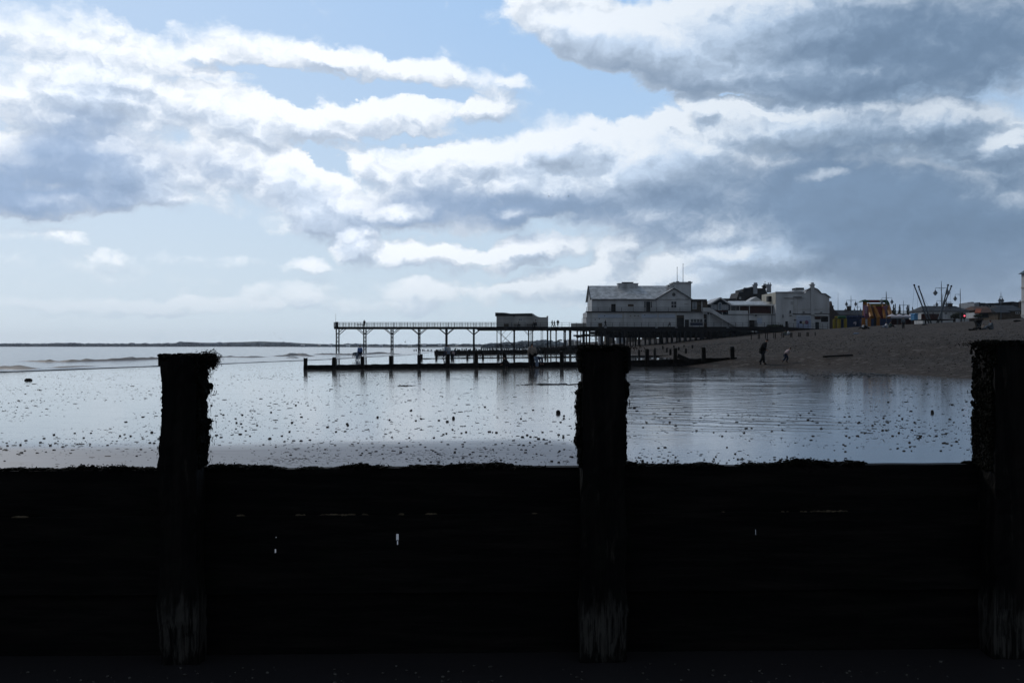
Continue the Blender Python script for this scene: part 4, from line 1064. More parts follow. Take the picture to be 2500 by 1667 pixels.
# ================================================================== people
def skin_mesh(name, verts, edges, radii, m, parent, loc, sub=1, root=0):
    me = bpy.data.meshes.new(name); me.from_pydata([tuple(v) for v in verts], edges, []); me.update()
    o = bpy.data.objects.new(name, me); COL.objects.link(o); o.location = loc
    if parent is not None: o.parent = parent
    me.materials.append(m)
    md = o.modifiers.new('skin', 'SKIN'); md.use_smooth_shade = True
    for i, r in enumerate(radii):
        sv = me.skin_vertices[0].data[i]; rr = r if hasattr(r, '__len__') else (r, r); sv.radius = rr; sv.use_root = (i == root)
    if sub: s_ = o.modifiers.new('subdivision', 'SUBSURF'); s_.levels = sub; s_.render_levels = sub
    return o
POSES = {
 'stand': {},
 'walk': dict(kneeL=(-.10,.16,.50), ankL=(-.10,.30,.12), toeL=(-.10,.44,.05), kneeR=(.10,.04,.50), ankR=(.10,-.28,.14), toeR=(.10,-.16,.03), elbL=(-.25,-.14,1.14), wrL=(-.24,-.14,.90), elbR=(.25,.08,1.14), wrR=(.24,.22,.94)),
 'stoop': dict(kneeL=(-.10,.10,.50), ankL=(-.10,.14,.10), toeL=(-.10,.30,.04), kneeR=(.10,.02,.50), ankR=(.10,-.20,.12), toeR=(.10,-.07,.04), chest=(0,.12,1.26), neck=(0,.22,1.42), head=(0,.30,1.54), top=(0,.34,1.66), elbL=(-.25,.02,1.12), wrL=(-.22,.20,.98), elbR=(.25,.02,1.10), wrR=(.22,.20,.96), shL=(-.19,.16,1.37), shR=(.19,.16,1.37)),
 'run': dict(pelvis=(0,-.05,.80), hipL=(-.09,-.05,.78), hipR=(.09,-.05,.78), kneeL=(-.10,.22,.52), ankL=(-.10,.06,.16), toeL=(-.10,.20,.06), kneeR=(.10,-.10,.44), ankR=(.10,-.36,.20), toeR=(.10,-.30,.08), chest=(0,.14,1.10), neck=(0,.30,1.26), head=(0,.40,1.36), top=(0,.48,1.46), shL=(-.18,.22,1.20), shR=(.18,.22,1.20), elbL=(-.24,.14,.98), wrL=(-.2,.38,1.0), elbR=(.24,-.02,.98), wrR=(.22,.12,.84)),
 'bend': dict(pelvis=(0,-.12,.92), hipL=(-.09,-.12,.9), hipR=(.09,-.12,.9), kneeL=(-.12,-.04,.5), kneeR=(.12,-.06,.5), ankL=(-.13,-.04,.1), ankR=(.13,-.06,.1), toeL=(-.13,.12,.04), toeR=(.13,.1,.04), chest=(0,.26,.98), neck=(0,.44,.96), head=(0,.56,.92), top=(0,.66,.90), shL=(-.18,.38,.96), shR=(.18,.38,.96), elbL=(-.2,.42,.68), wrL=(-.18,.50,.44), elbR=(.2,.42,.68), wrR=(.18,.5,.44)),
 'crouch': dict(pelvis=(0,-.16,.34), hipL=(-.1,-.16,.34), hipR=(.1,-.16,.34), kneeL=(-.16,.22,.50), kneeR=(.16,.22,.50), ankL=(-.14,.02,.08), ankR=(.14,.02,.08), toeL=(-.14,.18,.04), toeR=(.14,.18,.04), chest=(0,.08,.64), neck=(0,.20,.78), head=(0,.28,.90), top=(0,.34,1.0), shL=(-.17,.16,.74), shR=(.17,.16,.74), elbL=(-.2,.3,.5), wrL=(-.1,.5,.34), elbR=(.2,.3,.5), wrR=(.1,.5,.34)),
 'sit': dict(pelvis=(0,-.1,.12), hipL=(-.1,-.08,.12), hipR=(.1,-.08,.12), kneeL=(-.12,.34,.36), kneeR=(.12,.36,.32), ankL=(-.12,.62,.08), ankR=(.12,.66,.08), toeL=(-.13,.76,.12), toeR=(.13,.8,.12), chest=(0,-.08,.50), neck=(0,-.04,.70), head=(0,.02,.82), top=(0,.04,.95), shL=(-.18,-.06,.64), shR=(.18,-.06,.64), elbL=(-.26,.06,.4), wrL=(-.18,.28,.34), elbR=(.26,.06,.4), wrR=(.18,.28,.32)),
 'bench': dict(pelvis=(0,-.1,.5), hipL=(-.1,-.08,.5), hipR=(.1,-.08,.5), kneeL=(-.12,.36,.52), kneeR=(.12,.36,.52), ankL=(-.12,.36,.1), ankR=(.12,.36,.1), toeL=(-.13,.5,.04), toeR=(.13,.5,.04), chest=(0,-.02,.86), neck=(0,.04,1.06), head=(0,.10,1.18), top=(0,.12,1.31), shL=(-.18,0,1.0), shR=(.18,0,1.0), elbL=(-.24,.12,.76), wrL=(-.14,.34,.72), elbR=(.24,.12,.76), wrR=(.14,.34,.72)),
}
BASE = dict(pelvis=(0,0,.95), hipL=(-.10,0,.92), hipR=(.10,0,.92), kneeL=(-.11,.02,.50), kneeR=(.11,.02,.50), ankL=(-.11,0,.09), ankR=(.11,0,.09), toeL=(-.13,.16,.04), toeR=(.13,.16,.04),
   chest=(0,.01,1.28), neck=(0,.0,1.47), head=(0,.01,1.58), top=(0,.01,1.70), shL=(-.19,0,1.41), shR=(.19,0,1.41), elbL=(-.25,-.02,1.12), elbR=(.25,-.02,1.12), wrL=(-.26,.06,.87), wrR=(.26,.06,.87))
def person(px, py, label, pose='stand', h=1.72, face=0., coat='cblack', legs='cblack', long_=False, loc=None, hair='hair', bag=None, group=None, armdown=True):
    """one continuous body with coat, trousers, shoes and hair over it; +y is the way the figure faces"""
    J = dict(BASE); J.update(POSES[pose]); s = h/1.72
    J = {k: Vector(v)*s for k, v in J.items()}
    q = loc if loc is not None else on_ground(px, py)
    # hands: palm, four fingers of different length and a thumb
    V = []; E = []; Rr = []
    def add(v, r, pa=None):
        V.append(Vector(v)); Rr.append(r); i = len(V)-1
        if pa is not None: E.append((pa, i))
        return i
    pe = add(J['pelvis'], .13*s); ch = add(J['chest'], (.15*s, .12*s), pe); nk = add(J['neck'], .055*s, ch); hd = add(J['head'], .082*s, nk); tp = add(J['top'], .07*s, hd)
    fwd = (J['toeL']+J['toeR']-J['ankL']-J['ankR']); fwd.z = 0; fwd.normalize()
    add(J['head']*.6+J['neck']*.4+fwd*.095*s, .016*s, hd)             # chin and nose
    for S in 'LR':
        sg = -1 if S == 'L' else 1
        sh = add(J['sh'+S], .055*s, ch); el_ = add(J['elb'+S], .040*s, sh); wr = add(J['wr'+S], .027*s, el_)
        d = (J['wr'+S]-J['elb'+S]).normalized(); pm = add(J['wr'+S]+d*.07*s, (.035*s, .02*s), wr)
        for k_, L_ in enumerate((.070, .080, .074, .058)):
            b_ = Vector((0, (1.5-k_)*.019*s, 0)); a1 = add(V[pm]+d*.035*s+b_, .0095*s, pm); add(V[a1]+d*L_*s*.7+Vector((-sg*.014*s, 0, 0))+b_*.3, .0075*s, a1)
        t1 = add(J['wr'+S]+d*.045*s+Vector((0, .042*s, 0)), .011*s, wr); add(V[t1]+d*.035*s+Vector((0, .012*s, 0)), .008*s, t1)
        hp = add(J['hip'+S], .095*s, pe); kn = add(J['knee'+S], .06*s, hp); an = add(J['ank'+S], .04*s, kn); add(J['toe'+S], .035*s, an)
    e = skin_mesh('person', V, E, Rr, M['skin'], None, q); e.rotation_euler = (0, 0, face); tag(e, label, 'person', group)
    def layer(name, names, edges, rad, m, sub=1):
        return skin_mesh(name, [n if isinstance(n, Vector) else J[n] for n in names], edges, [r*s for r in rad], M[m], e, (0, 0, 0), sub)
    dn = (J['pelvis']-J['chest']).normalized()
    hem = J['pelvis']+Vector((0, 0, -.30*s)) if long_ else J['pelvis']+dn*.06*s
    up_ = J['chest']*.35+J['neck']*.65
    cf = layer('coat', ['chest', 'pelvis', hem, up_, 'shL', 'elbL', 'wrL', 'shR', 'elbR', 'wrR'], [(0,1),(1,2),(0,3),(0,4),(4,5),(5,6),(0,7),(7,8),(8,9)],
          [.215, .21, .27 if long_ else .20, .095, .11, .09, .065, .11, .09, .065], coat)
    layer('trousers', ['pelvis', 'hipL', 'kneeL', 'ankL', 'hipR', 'kneeR', 'ankR'], [(0,1),(1,2),(2,3),(0,4),(4,5),(5,6)], [.16, .13, .10, .08, .13, .10, .08], legs)
    for S in 'LR': layer('shoe', ['ank'+S, 'toe'+S], [(0, 1)], [.065, .055], 'cblack')
    hb_ = (J['top']-J['neck']).normalized()
    layer('hair', [J['head']-fwd*.03*s+hb_*.0, J['head']-fwd*.02*s+hb_*.07*s, J['top']-fwd*.0*s], [(0, 1), (1, 2)], [.098, .112, .08], hair)
    if bag:
        a = J['shL']+Vector((0, -.12*s, 0)); b_ = J['hipR']+Vector((.06*s, -.16*s, .05*s))
        mb = MB(); mb.beam(a, b_, .035, .02); mb.build('strap', M['cblack'], None).parent = e
        mb = MB(); mb.blob(b_+Vector((.05, 0, -.05)), .13, .06, .11, 8, 5, .05); mb.build('bag', M[bag], None).parent = e
    return e
D90 = R(90)
person(1861, 890.5, 'person in a long black coat striding right along the edge of the shingle', 'stoop', 1.78, -D90, 'cblack', 'cblack', True)
person(1919, 886, 'child in a pale pink jacket running bent forward on the shingle', 'run', 1.18, -D90, 'cpink', 'cnavy')
def at(px, py, D): v = W(px, py, D); v.z = ground_z(v.x, v.y); return v
person(0, 0, 'person in a beige jacket with a shoulder strap, seen from behind before the groyne', 'stand', 1.68, R(5), 'cbeige', 'cblack', loc=at(1299, 897, 68.2), bag='cblack')
person(0, 0, 'child in dark top and pale trousers bending beside the beige-jacketed adult', 'bend', 1.25, -D90+.6, 'cnavy', 'cjean', loc=at(1312, 897, 68.0))
person(0, 0, 'child crouching in dark clothes against the planks of the second groyne', 'crouch', 1.30, R(60), 'cblack', 'cblack', loc=at(1237, 897, 68.6))
person(0, 0, 'person in a blue coat standing at the water beyond the groyne', 'stand', 1.80, R(170), 'cblue', 'cnavy', loc=at(879, 880, 120))
person(0, 0, 'child bending over to the left of the person in the blue coat', 'bend', 1.55, R(60), 'cgrey', 'cjean', loc=at(870.5, 880, 120))
person(0, 0, 'striding person in a pale blue jacket, left one of the pair between groynes', 'walk', 1.72, D90-.3, 'cjean', 'cnavy', loc=at(1088, 873, 131))
person(0, 0, 'person in a white jacket, right one of the pair between groynes', 'stand', 1.76, R(200), 'cwhite', 'cjean', loc=at(1095, 873, 131))
person(0, 0, 'small child standing alone right of the pair in pale jackets', 'stand', 1.0, R(150), 'cpink', 'cnavy', loc=at(1107, 873, 130))
def onpier(px, y): v = W(px, 797, y); v.z = DECK+.01; return v
person(0, 0, 'person in black standing at the rail beside the outer picnic table', 'stand', 1.75, R(160), 'cblack', 'cblack', loc=onpier(889.5, DP+1))
person(0, 0, 'person in black, left one of three walking on the pier past the kiosk', 'walk', 1.72, -D90, 'cblack', 'cblack', loc=onpier(1348, DP+1))
person(0, 0, 'person in dark blue, middle one of three walking on the pier past the kiosk', 'walk', 1.62, -D90, 'cnavy', 'cblack', loc=onpier(1353.4, DP+1.3))
person(0, 0, 'person in black walking alone on the pier, rightmost of the three by the kiosk', 'walk', 1.78, R(160), 'cblack', 'cnavy', loc=onpier(1362, DP+1))
person(0, 0, 'person in dark clothes walking on the pier deck before the pavilion wall', 'walk', 1.76, -D90, 'cblack', 'cnavy', loc=onpier(1478, DP+1))
person(0, 0, 'person in a white top seated at the picnic table before the kiosk', 'bench', 1.7, D90, 'cwhite', 'cnavy', loc=onpier(1267.5, DP+1.2))
person(0, 0, 'person in black seated at the table beside the kiosk end', 'bench', 1.75, D90, 'cblack', 'cblack', loc=onpier(1304, DP+1.3))
person(0, 0, 'second person in black seated close by the table beside the kiosk end', 'bench', 1.7, D90+.5, 'cblack', 'cblack', loc=onpier(1308.5, DP+1.8))
person(0, 0, 'person in black sitting low on the deck before the pavilion doorway', 'bench', 1.7, D90, 'cblack', 'cblack', loc=onpier(1635, DP+1.3))
person(2205, 803, 'person in dark grey standing alone high on the shingle before the inflatable slide', 'stand', 1.72, R(180), 'cgrey', 'cblack')
person(2418, 804.5, 'adult in a grey-blue top sitting on the shingle facing the pushchair', 'sit', 1.8, D90, 'cgrey', 'cgrey')
person(2401, 805, 'small child in beige sitting on the shingle between pushchair and adult', 'sit', 1.15, R(-60), 'cbeige', 'cgrey')
person(2107, 803.5, 'person in a white top sitting on the shingle below the bouncy castle', 'sit', 1.7, D90, 'cwhite', 'cblack')
person(2113, 803.5, 'person in black sitting on the shingle below the bouncy castle', 'sit', 1.7, -D90, 'cblack', 'cblack')
person(2163, 800.5, 'person in a pale jacket sitting on the shingle right of the slide', 'sit', 1.7, D90, 'cwhite', 'cjean')
person(2174, 799, 'person in dark green sitting on the shingle right of the slide', 'sit', 1.7, -D90, 'cgreen', 'cblack')
person(2225, 789, 'person in black standing under the end of the white canopy', 'stand', 1.8, R(180), 'cblack', 'cblack')
person(2232, 787, 'person in black with bag leaning near the blue awning', 'bend', 1.75, D90, 'cblack', 'cblack')
person(1917, 819, 'person in dark clothes sitting among the short stumps on the shingle', 'sit', 1.8, D90, 'cgreen', 'cgrey')
person(1925, 818, 'person in a pale top sitting among the short stumps on the shingle', 'sit', 1.7, -D90, 'cwhite', 'cgrey')
# pushchair
q = on_ground(2388, 806); e = empty('pushchair', q, 'black pushchair parked on the shingle beside the sitting adult', 'pushchair')
x, y, z = q
hood = MB(); n = 8
for k_ in range(n):
    a0 = math.pi*(.05+.95*k_/n); a1 = math.pi*(.05+.95*(k_+1)/n)
for yy_ in (0,):
    hood.prism([(x-.36, z+1.02), (x-.30, z+1.06), (x+.30, z+1.08), (x+.36, z+.98), (x+.30, z+.78), (x+.05, z+.70), (x-.28, z+.78)], y-.25, y+.25)
hood.build('hood', M['cblack'], e)
MB().prism([(x-.26, z+.78), (x+.28, z+.80), (x+.20, z+.40), (x-.16, z+.36)], y-.23, y+.23).build('seat', M['cblack'], e)
MB().box(x-.28, x+.26, y-.2, y+.2, z+.16, z+.34).build('basket', M['cblack'], e)
for s_ in (-1, 1):
    mb = MB(); mb.tube((x-.30, y+s_*.27, z+.12), (x+.34, y+s_*.27, z+1.0), .016); mb.tube((x+.30, y+s_*.27, z+.14), (x-.24, y+s_*.27, z+.80), .016); mb.build('frame', M['lamp'], e)
    for xx in (-.31, .33):
        mb = MB(); c_ = Vector((x+xx, y+s_*.28, z+.13)); mb.path([c_+Vector((0, -.02, 0)), c_+Vector((0, .02, 0))], .13, 12); mb.build('wheel', M['cblack'], e)
mb = MB(); mb.tube((x+.34, y-.27, z+1.0), (x+.34, y+.27, z+1.0), .022); mb.build('handle', M['cblack'], e)
for px, py, lb in ((2372, 806.5, 'dark blanket spread left of the pushchair'), (2484, 785, 'dark bag lying high on the shingle near the right edge'), (2257, 793.5, 'dark bundle lying on the upper shingle below the trampoline poles'), (2090, 815.5, 'pale blue bag lying on the upper shingle')):
    q = on_ground(px, py); o = MB().blob(q+Vector((0, 0, .06)), .42, .3, .14, 10, 5, .25).build('bundle', M['cblack'] if 'dark' in lb else M['cjean'], None, True); recenter(o); tag(o, lb, 'bundle')

# ================================================================== gulls
def gull(px, py, D, span, label, bank=0., up_=.25, rz=0.):
    c_ = W(px, py, D); s = span/2
    o = MB(); o.path([(0, -.24, 0), (0, -.1, .02), (0, .08, .02), (0, .18, .03), (0, .24, .02)], [.015, .05, .055, .03, .008], 8)
    e = o.build('gull', M['gull'], None, True)
    for sg in (-1, 1):
        w = MB(); P_ = [(0, .07, .03), (.45*s, .10, .03+up_*s*.8), (s, -.06, .03+up_*s*.75), (.5*s, -.05, .02+up_*s*.72), (0, -.07, .02)]
        P_ = [(sg*a, b_, c2) for a, b_, c2 in P_]; w.add(P_+[(a, b_, c2-.012) for a, b_, c2 in P_], [(0,1,3,4), (1,2,3), (9,8,6,5), (8,7,6), (0,5,6,1), (1,6,7,2), (2,7,8,3), (3,8,9,4)])
        w.build('wing', M['gull'], None).parent = e
    w = MB().prism([(0, 0)], 0, 1) if False else MB().add([(-.02, -.22, 0), (.02, -.22, 0), (.06, -.34, 0), (-.06, -.34, 0), (0, -.28, .01)], [(0,1,2,3), (0,4,1)]); w.build('tail', M['gull'], None).parent = e
    e.location = c_; e.rotation_euler = (0, R(bank), rz); tag(e, label, 'gull', 'gulls in flight')
gull(1340, 480, 290, .95, 'gull high over the pier, left one of the upper pair', 10, .3, R(80))
gull(1388, 480, 290, .95, 'gull high over the pier, right one of the upper pair', -20, .5, R(100))
gull(535, 737, 300, .9, 'lone gull in the pale sky left of the pier end', 0, .1, R(20))
gull(670, 814, 330, 1.1, 'gull above the water, upper one just left of the pier end', 35, .4, R(10))
gull(686, 827, 330, 1.2, 'gull above the water, lower one just left of the pier end', 0, .45, R(0))
gull(989, 835, 300, 1.1, 'gull rising beneath the pier with wings upright', 70, .6, R(60))
for px, py, k_ in ((1090, 843, 0),): pass
# ================================================================== foliage
def leafy(crowns, n, size, mname='leaf', seed=1):
    """leaf clumps through the volume of several lobes, denser towards each lobe's skin"""
    random.seed(seed); mb = MB()
    for (c, rx, ry, rz_) in crowns:
        for _ in range(n):
            d = Vector((random.gauss(0, 1), random.gauss(0, 1), random.gauss(0, 1))).normalized(); rr_ = random.uniform(.35, 1.08)**.6
            p0 = Vector(c)+Vector((d.x*rx*rr_, d.y*ry*rr_, d.z*rz_*rr_))
            u = Vector((random.gauss(0, 1), random.gauss(0, 1), random.gauss(0, 1))).normalized(); v = u.orthogonal().normalized(); s = size*random.uniform(.5, 1.4)
            mb.add([p0-u*s, p0-v*s*.6, p0+u*s, p0+v*s*.6], [(0, 1, 2, 3)])
    return mb
def tree(px, py_top, py_base, D, wpx, label, name='tree', shape='round', seed=1, group='trees beyond the beach'):
    b_ = W(px, py_base, D); tz = W(px, py_top, D).z; w = wpx/F*D; gz_ = min(b_.z, ground_z(b_.x, min(D, 3600))+.2) if b_.x < 3000 else b_.z
    h = tz-b_.z
    e = empty(name, (b_.x, D, gz_-.2), label, 'tree', group)
    mb = MB(); random.seed(seed); mb.path([(b_.x, D, gz_-.4), (b_.x+.03*h, D, b_.z+h*.35), (b_.x, D, b_.z+h*.8)], [max(.08, w*.045), w*.035+.03, .04], 7)
    for k_ in range(5):
        a = random.uniform(0, 6.28); mb.path([(b_.x, D, b_.z+h*(.3+.08*k_)), (b_.x+math.cos(a)*w*.3, D+math.sin(a)*w*.3, b_.z+h*(.5+.08*k_))], [w*.02+.03, .03], 5)
    mb.build('trunk', M['bark'], e)
    cr = []
    if shape == 'cone':
        for k_ in range(6): t_ = k_/5; cr.append(((b_.x+random.uniform(-.1, .1)*w, D, b_.z+h*(.2+.72*t_)), w*.5*(1-.7*t_), w*.5*(1-.7*t_), h*.13))
    elif shape == 'wind':                            # leaning away from the sea wind
        for k_ in range(8): t_ = k_/7; cr.append(((b_.x+w*(-.42+.9*t_), D+random.uniform(-.2, .2)*w, b_.z+h*(.52+.26*math.sin(t_*2.2)+random.uniform(-.04, .04))), w*.16, w*.22, h*.15))
    else:
        for k_ in range(8): cr.append(((b_.x+random.uniform(-.33, .33)*w, D+random.uniform(-.3, .3)*w, b_.z+h*random.uniform(.45, .84)), w*.24, w*.24, h*.2))
    leafy(cr, 160, max(.12, w*.05), seed=seed).build('crown', M['leaf'], e)
    return e
# ================================================================== promenade things
PROM = 5.55
def lamp(px, pytop, pyarm, arms, pybase, label, lant=.42):
    D = (14.3-EYE)*F/(HY-pytop); 
    b_ = W(px, HY, D); b_.z = ground_z(b_.x, D); tz = W(px, pytop, D).z; az_ = W(px, pyarm, D).z
    e = empty('street_lamp', b_, label, 'street lamp', 'lamps along the promenade')
    mb = MB(); mb.path([(b_.x, D, b_.z-.3), (b_.x, D, b_.z+1.2), (b_.x, D, b_.z+1.25), (b_.x, D, tz-1.2), (b_.x, D, tz)], [.15, .14, .09, .07, .03], 8); mb.build('post', M['lamp'], e)
    for ax in arms:
        L_ = (ax-px)/F*D
        mb = MB(); mb.tube((b_.x, D, az_), (b_.x+L_, D, az_), .04, .035, 6); mb.path([(b_.x, D, az_-.5), (b_.x+L_*.25, D, az_-.12), (b_.x+L_*.45, D, az_-.02)], .02, 5)
        a_ = mb.build('arm', M['lamp'], e)
        c_ = Vector((b_.x+L_, D, az_)); mb = MB(); mb.rev(c_, [(.03, 0), (.04, -.35), (.10, -.45), (.14, -.55), (lant*.9, -.92), (lant, -.98)], 12); l_ = mb.build('lantern', M['lamp'], e)
        mb = MB(); mb.rev(c_, [(lant*.82, -.985), (lant*.7, -1.15), (.15, -1.42), (.03, -1.5)], 12); mb.build('glass', M['lampglass'], l_)
    return e
lamp(2077.6, 721, 733, (2066.5, 2089), 771, 'double-armed lamp just right of the white theatre')
lamp(2093.5, 737, 750, (2086, 2101), 771, 'lower double-armed lamp between theatre and inflatable slide', .34)
lamp(2164.5, 712, 727, (2153, 2177.5), 771, 'double-armed lamp rising behind the inflatable slide')
lamp(2205.8, 733, 744.5, (2196.5, 2214.5), 771, 'double-armed lamp behind the white canopy', .34)
lamp(2298.3, 686, 703, (2283.5, 2314), 780, 'tallest double-armed lamp standing between the trampoline poles', .5)
lamp(2300.5, 716, 734, (2287, 2311), 780, 'smaller double-armed lamp right behind the tallest one', .4)
lamp(2344.5, 704.5, 718.5, (2332,), 776, 'single-armed lamp right of the trampoline poles', .46)
lamp(2443.7, 712.5, 724, (2440.3, 2447.5), 768, 'lamp with two lanterns close to its post near the right edge', .42)
def mast(px, p0, p1, D, label):
    a = W(px, p0, D); a.z = ground_z(a.x, D); b_ = W(px, p1, D); o = MB().path([a, (a+b_)/2, b_], [.09, .07, .03], 6).build('mast', M['lamp']); recenter(o); tag(o, label, 'mast'); return o
mast(2163.0, 790, 711, 246, 'thin dark mast rising directly behind the inflatable slide')
mast(2046, 775, 716, 300, 'very thin leaning aerial mast right of the theatre')
# bungee trampoline: four long poles, ropes, beds
bt = empty('bungee_trampoline', on_ground(2280, 783), 'bungee trampoline frame with four long splayed grey poles and cords', 'trampoline')
BP = [((2232, 697), (2268, 784)), ((2243, 700.5), (2273.5, 785)), ((2314.5, 697), (2291, 781)), ((2322.5, 699.5), (2287, 781.5))]
tops = []
for k_, (tp_, bs) in enumerate(BP):
    D = 170+(3 if k_ in (1, 3) else 0); a = W(*bs, D); a.z = min(a.z, ground_z(a.x, D)); b_ = W(*tp_, D); tops.append(b_)
    mb = MB(); mb.tube(a, b_, .13, .10, 8); pl = mb.build('pole', M['lamp'], bt)
    MB().tube(b_+Vector((-.1, 0, 0)), b_+Vector((.1, 0, .12)), .16, .16, 8).build('pulley', M['iron'], pl)
for a, b_ in ((0, 2), (1, 3)):
    p0, p1 = tops[a], tops[b_]; mid = (p0+p1)/2+Vector((0, 0, -5.2))
    MB().path([p0, p0*.6+mid*.4+Vector((0, 0, -.4)), mid, p1*.6+mid*.4+Vector((0, 0, -.4)), p1], .018, 4).build('cord', M['lamp'], bt)
for p0 in tops:
    q = Vector((p0.x, p0.y+1, p0.z-5.5)); MB().tube(p0, q, .015, .015, 4).build('rope', M['lamp'], bt)
c_ = W(2280, 780, 171); MB().box(c_.x-2.6, c_.x+2.6, 168.5, 174, ground_z(c_.x, 171)+.5, ground_z(c_.x, 171)+.62).box(c_.x-2.5, c_.x-2.3, 168.6, 168.8, ground_z(c_.x-2.5, 168.6)-.2, ground_z(c_.x, 171)+.5).box(c_.x+2.3, c_.x+2.5, 168.6, 168.8, ground_z(c_.x, 168)-.2, ground_z(c_.x, 171)+.5).build('bed', M['iron'], bt)
# inflatable slide
D = 240.; s = D/F
sl_ = empty('inflatable_slide', (W(2142, 0, D).x, D, ground_z(W(2142, 0, D).x, D)), 'large yellow, orange and red inflatable slide with green palm-leaf top', 'inflatable')
def Q(px, py, y=D): return W(px, py, y)
rt = .55
mb = MB(); mb.tube(Q(2111, 803), Q(2111.5, 737), .62, .5, 10); mb.tube(Q(2168, 800, D+1), Q(2166, 738, D+1), .6, .5, 10); mb.build('tower', M['orange'], sl_)
MB().pbox(2113, 741, 2167, 795, D+2.5, .8).build('back_wall', mat('dark_red_vinyl', (.09,.03,.01), .6, .3, .5), sl_)
mb = MB(); mb.tube(Q(2117, 735.6, D), Q(2166, 735.6, D), .36, .36, 8); mb.build('top_bar', M['red'], sl_)
MB().tube(Q(2118, 745.5, D+1), Q(2166, 745.5, D+1), .3, .3, 8).build('cross_bar', M['yellow'], sl_)
mb = MB()
for a, b_, r in (((2120, 744), (2128, 775), .5), ((2133, 748), (2146, 778), .5), ((2167, 742), (2175, 771), .5), ((2155, 745), (2160, 778), .35)):
    mb.tube(Q(*a, D+1), Q(*b_, D-3.5), r, r, 9)
mb.build('slide_rail', M['orange'], sl_)
MB().pprism([(2124, 749), (2133, 749), (2146, 780), (2131, 780)], D-.5, 1.2).build('slide_lane', mat('brown_red_vinyl', (.10,.03,.015), .5, .2, 1), sl_)
MB().pprism([(2138, 749), (2156, 749), (2162, 782), (2149, 782)], D-.4, 1.1).build('slide_lane', M['red'], sl_)
MB().pprism([(2110.5, 744), (2117, 746), (2126, 778), (2111, 778)], D-1.2, .7).build('side_panel', M['pink'], sl_)
MB().pprism([(2158, 748), (2167, 746), (2175, 772), (2160, 772)], D-1.0, .7).build('side_panel', M['pink'], sl_)
mb = MB()
for k_ in range(4): mb.pprism([(2111.5, 748+5*k_), (2116.5, 746.5+5*k_), (2115.5, 750+5*k_)], D-1.3, .12)
mb.build('white_trim', M['canvas'], sl_)
for k_, pts in enumerate((([(2100, 738.6), (2105, 734), (2112, 731.2), (2121, 733.5), (2124, 737.4), (2115, 736.2), (2108, 736)]), ([(2147, 734.5), (2150, 731.8), (2156, 732), (2162, 731.6), (2168, 733.5), (2171, 739), (2170, 746), (2166, 738), (2158, 736)]))):
    MB().pprism(pts, D-.8, 1.6).build('palm_leaf', M['green'], sl_)
MB().pbox(2106, 778, 2176, 801, D-4, 4).build('base', M['blue'], sl_)
for a, b_ in ((2106, 2113), (2120, 2132), (2142, 2147)): MB().tube(Q(a+2, 803, D-4.3), Q(a+2, 776, D-4.3), .42, .4, 9).build('front_post', M['orange'], sl_)
MB().pbox(2113, 779, 2121, 800, D-4.15, .14).build('front_panel', M['panel'], sl_); MB().pbox(2134, 776, 2142, 801, D-4.15, .14).build('front_panel', M['dark'], sl_)
# low inflatable with arches
D = 238.; bc = empty('bouncy_castle', (W(2072, 0, D).x, D, ground_z(W(2072, 0, D).x, D)), 'low blue bouncy castle with yellow and green arches beside the theatre', 'inflatable')
for k_, (a, b_, m_) in enumerate(((2035, 2047, 'yellow'), (2047, 2064, 'yellow'))):
    mb = MB(); zt_ = Q(0, 775.5, D-k_).z; xa_, xb_ = Q(a+2, 0, D-k_).x, Q(b_, 0, D-k_).x
    mb.path([(xa_, D-k_, Q(0, 803, D).z), (xa_, D-k_, zt_-.4), (xa_+.25, D-k_, zt_), (xb_-.25, D-k_, zt_), (xb_, D-k_, zt_-.4), (xb_, D-k_, Q(0, 803, D).z)], .38, 9); mb.build('arch', M[m_], bc)
MB().tube(Q(2046, 774.6, D-1.2), Q(2064, 774.6, D-1.2), .36, .36, 9).build('arch_top', M['green'], bc)
MB().pbox(2050, 779, 2063, 801, D, .5).build('wall', M['blue'], bc)
mb = MB(); mb.pbox(2066, 774, 2105, 801, D+1, 5)
for px in range(2068, 2106, 6): mb.tube(Q(px, 773.8, D+1), Q(px+5, 773.8, D+1), .3, .3, 7)
mb.build('wall', M['blue'], bc)
MB().pprism([(2083, 790), (2085, 786), (2090, 785), (2091, 790), (2088, 795), (2088, 790)], D+.9, .09).build('white_emblem', M['canvas'], bc)
# white scalloped canopies
D = 232.; cn = empty('canopy', (Q(2200, 0, D).x, D, ground_z(Q(2200, 0, D).x, D)), 'row of white scalloped canopies right of the inflatable slide', 'canopy')
for a, b_, pk in ((2169, 2186, 766), (2186, 2205, 766.5), (2203, 2222, 768), (2220, 2232, 764.5)):
    x0c, x1c = Q(a, 0, D).x, Q(b_, 0, D).x; zt_ = Q(0, pk, D).z; zb_ = Q(0, 772.4, D).z; mb = MB(); n = 10
    cx_ = (x0c+x1c)/2; pts = [(x0c, D-1.4, zb_), (x1c, D-1.4, zb_), (x1c, D+1.4, zb_), (x0c, D+1.4, zb_), (cx_, D, zt_)]
    mb.add(pts, [(0, 1, 4), (1, 2, 4), (2, 3, 4), (3, 0, 4)])
    for k_ in range(n):
        u0 = x0c+(x1c-x0c)*k_/n; u1 = x0c+(x1c-x0c)*(k_+1)/n; mb.add([(u0, D-1.4, zb_), (u1, D-1.4, zb_), (u1, D-1.4, zb_-.3), ((u0+u1)/2, D-1.4, zb_-.5), (u0, D-1.4, zb_-.3)], [(0, 1, 2, 3, 4)])
    mb.build('canopy_top', M['canvas'], cn)
    for xx in (x0c+.1, x1c-.1): MB().tube((xx, D-1.3, ground_z(xx, D)-.2), (xx, D-1.3, zb_), .04, .04, 6).build('canopy_leg', M['lamp'], cn)
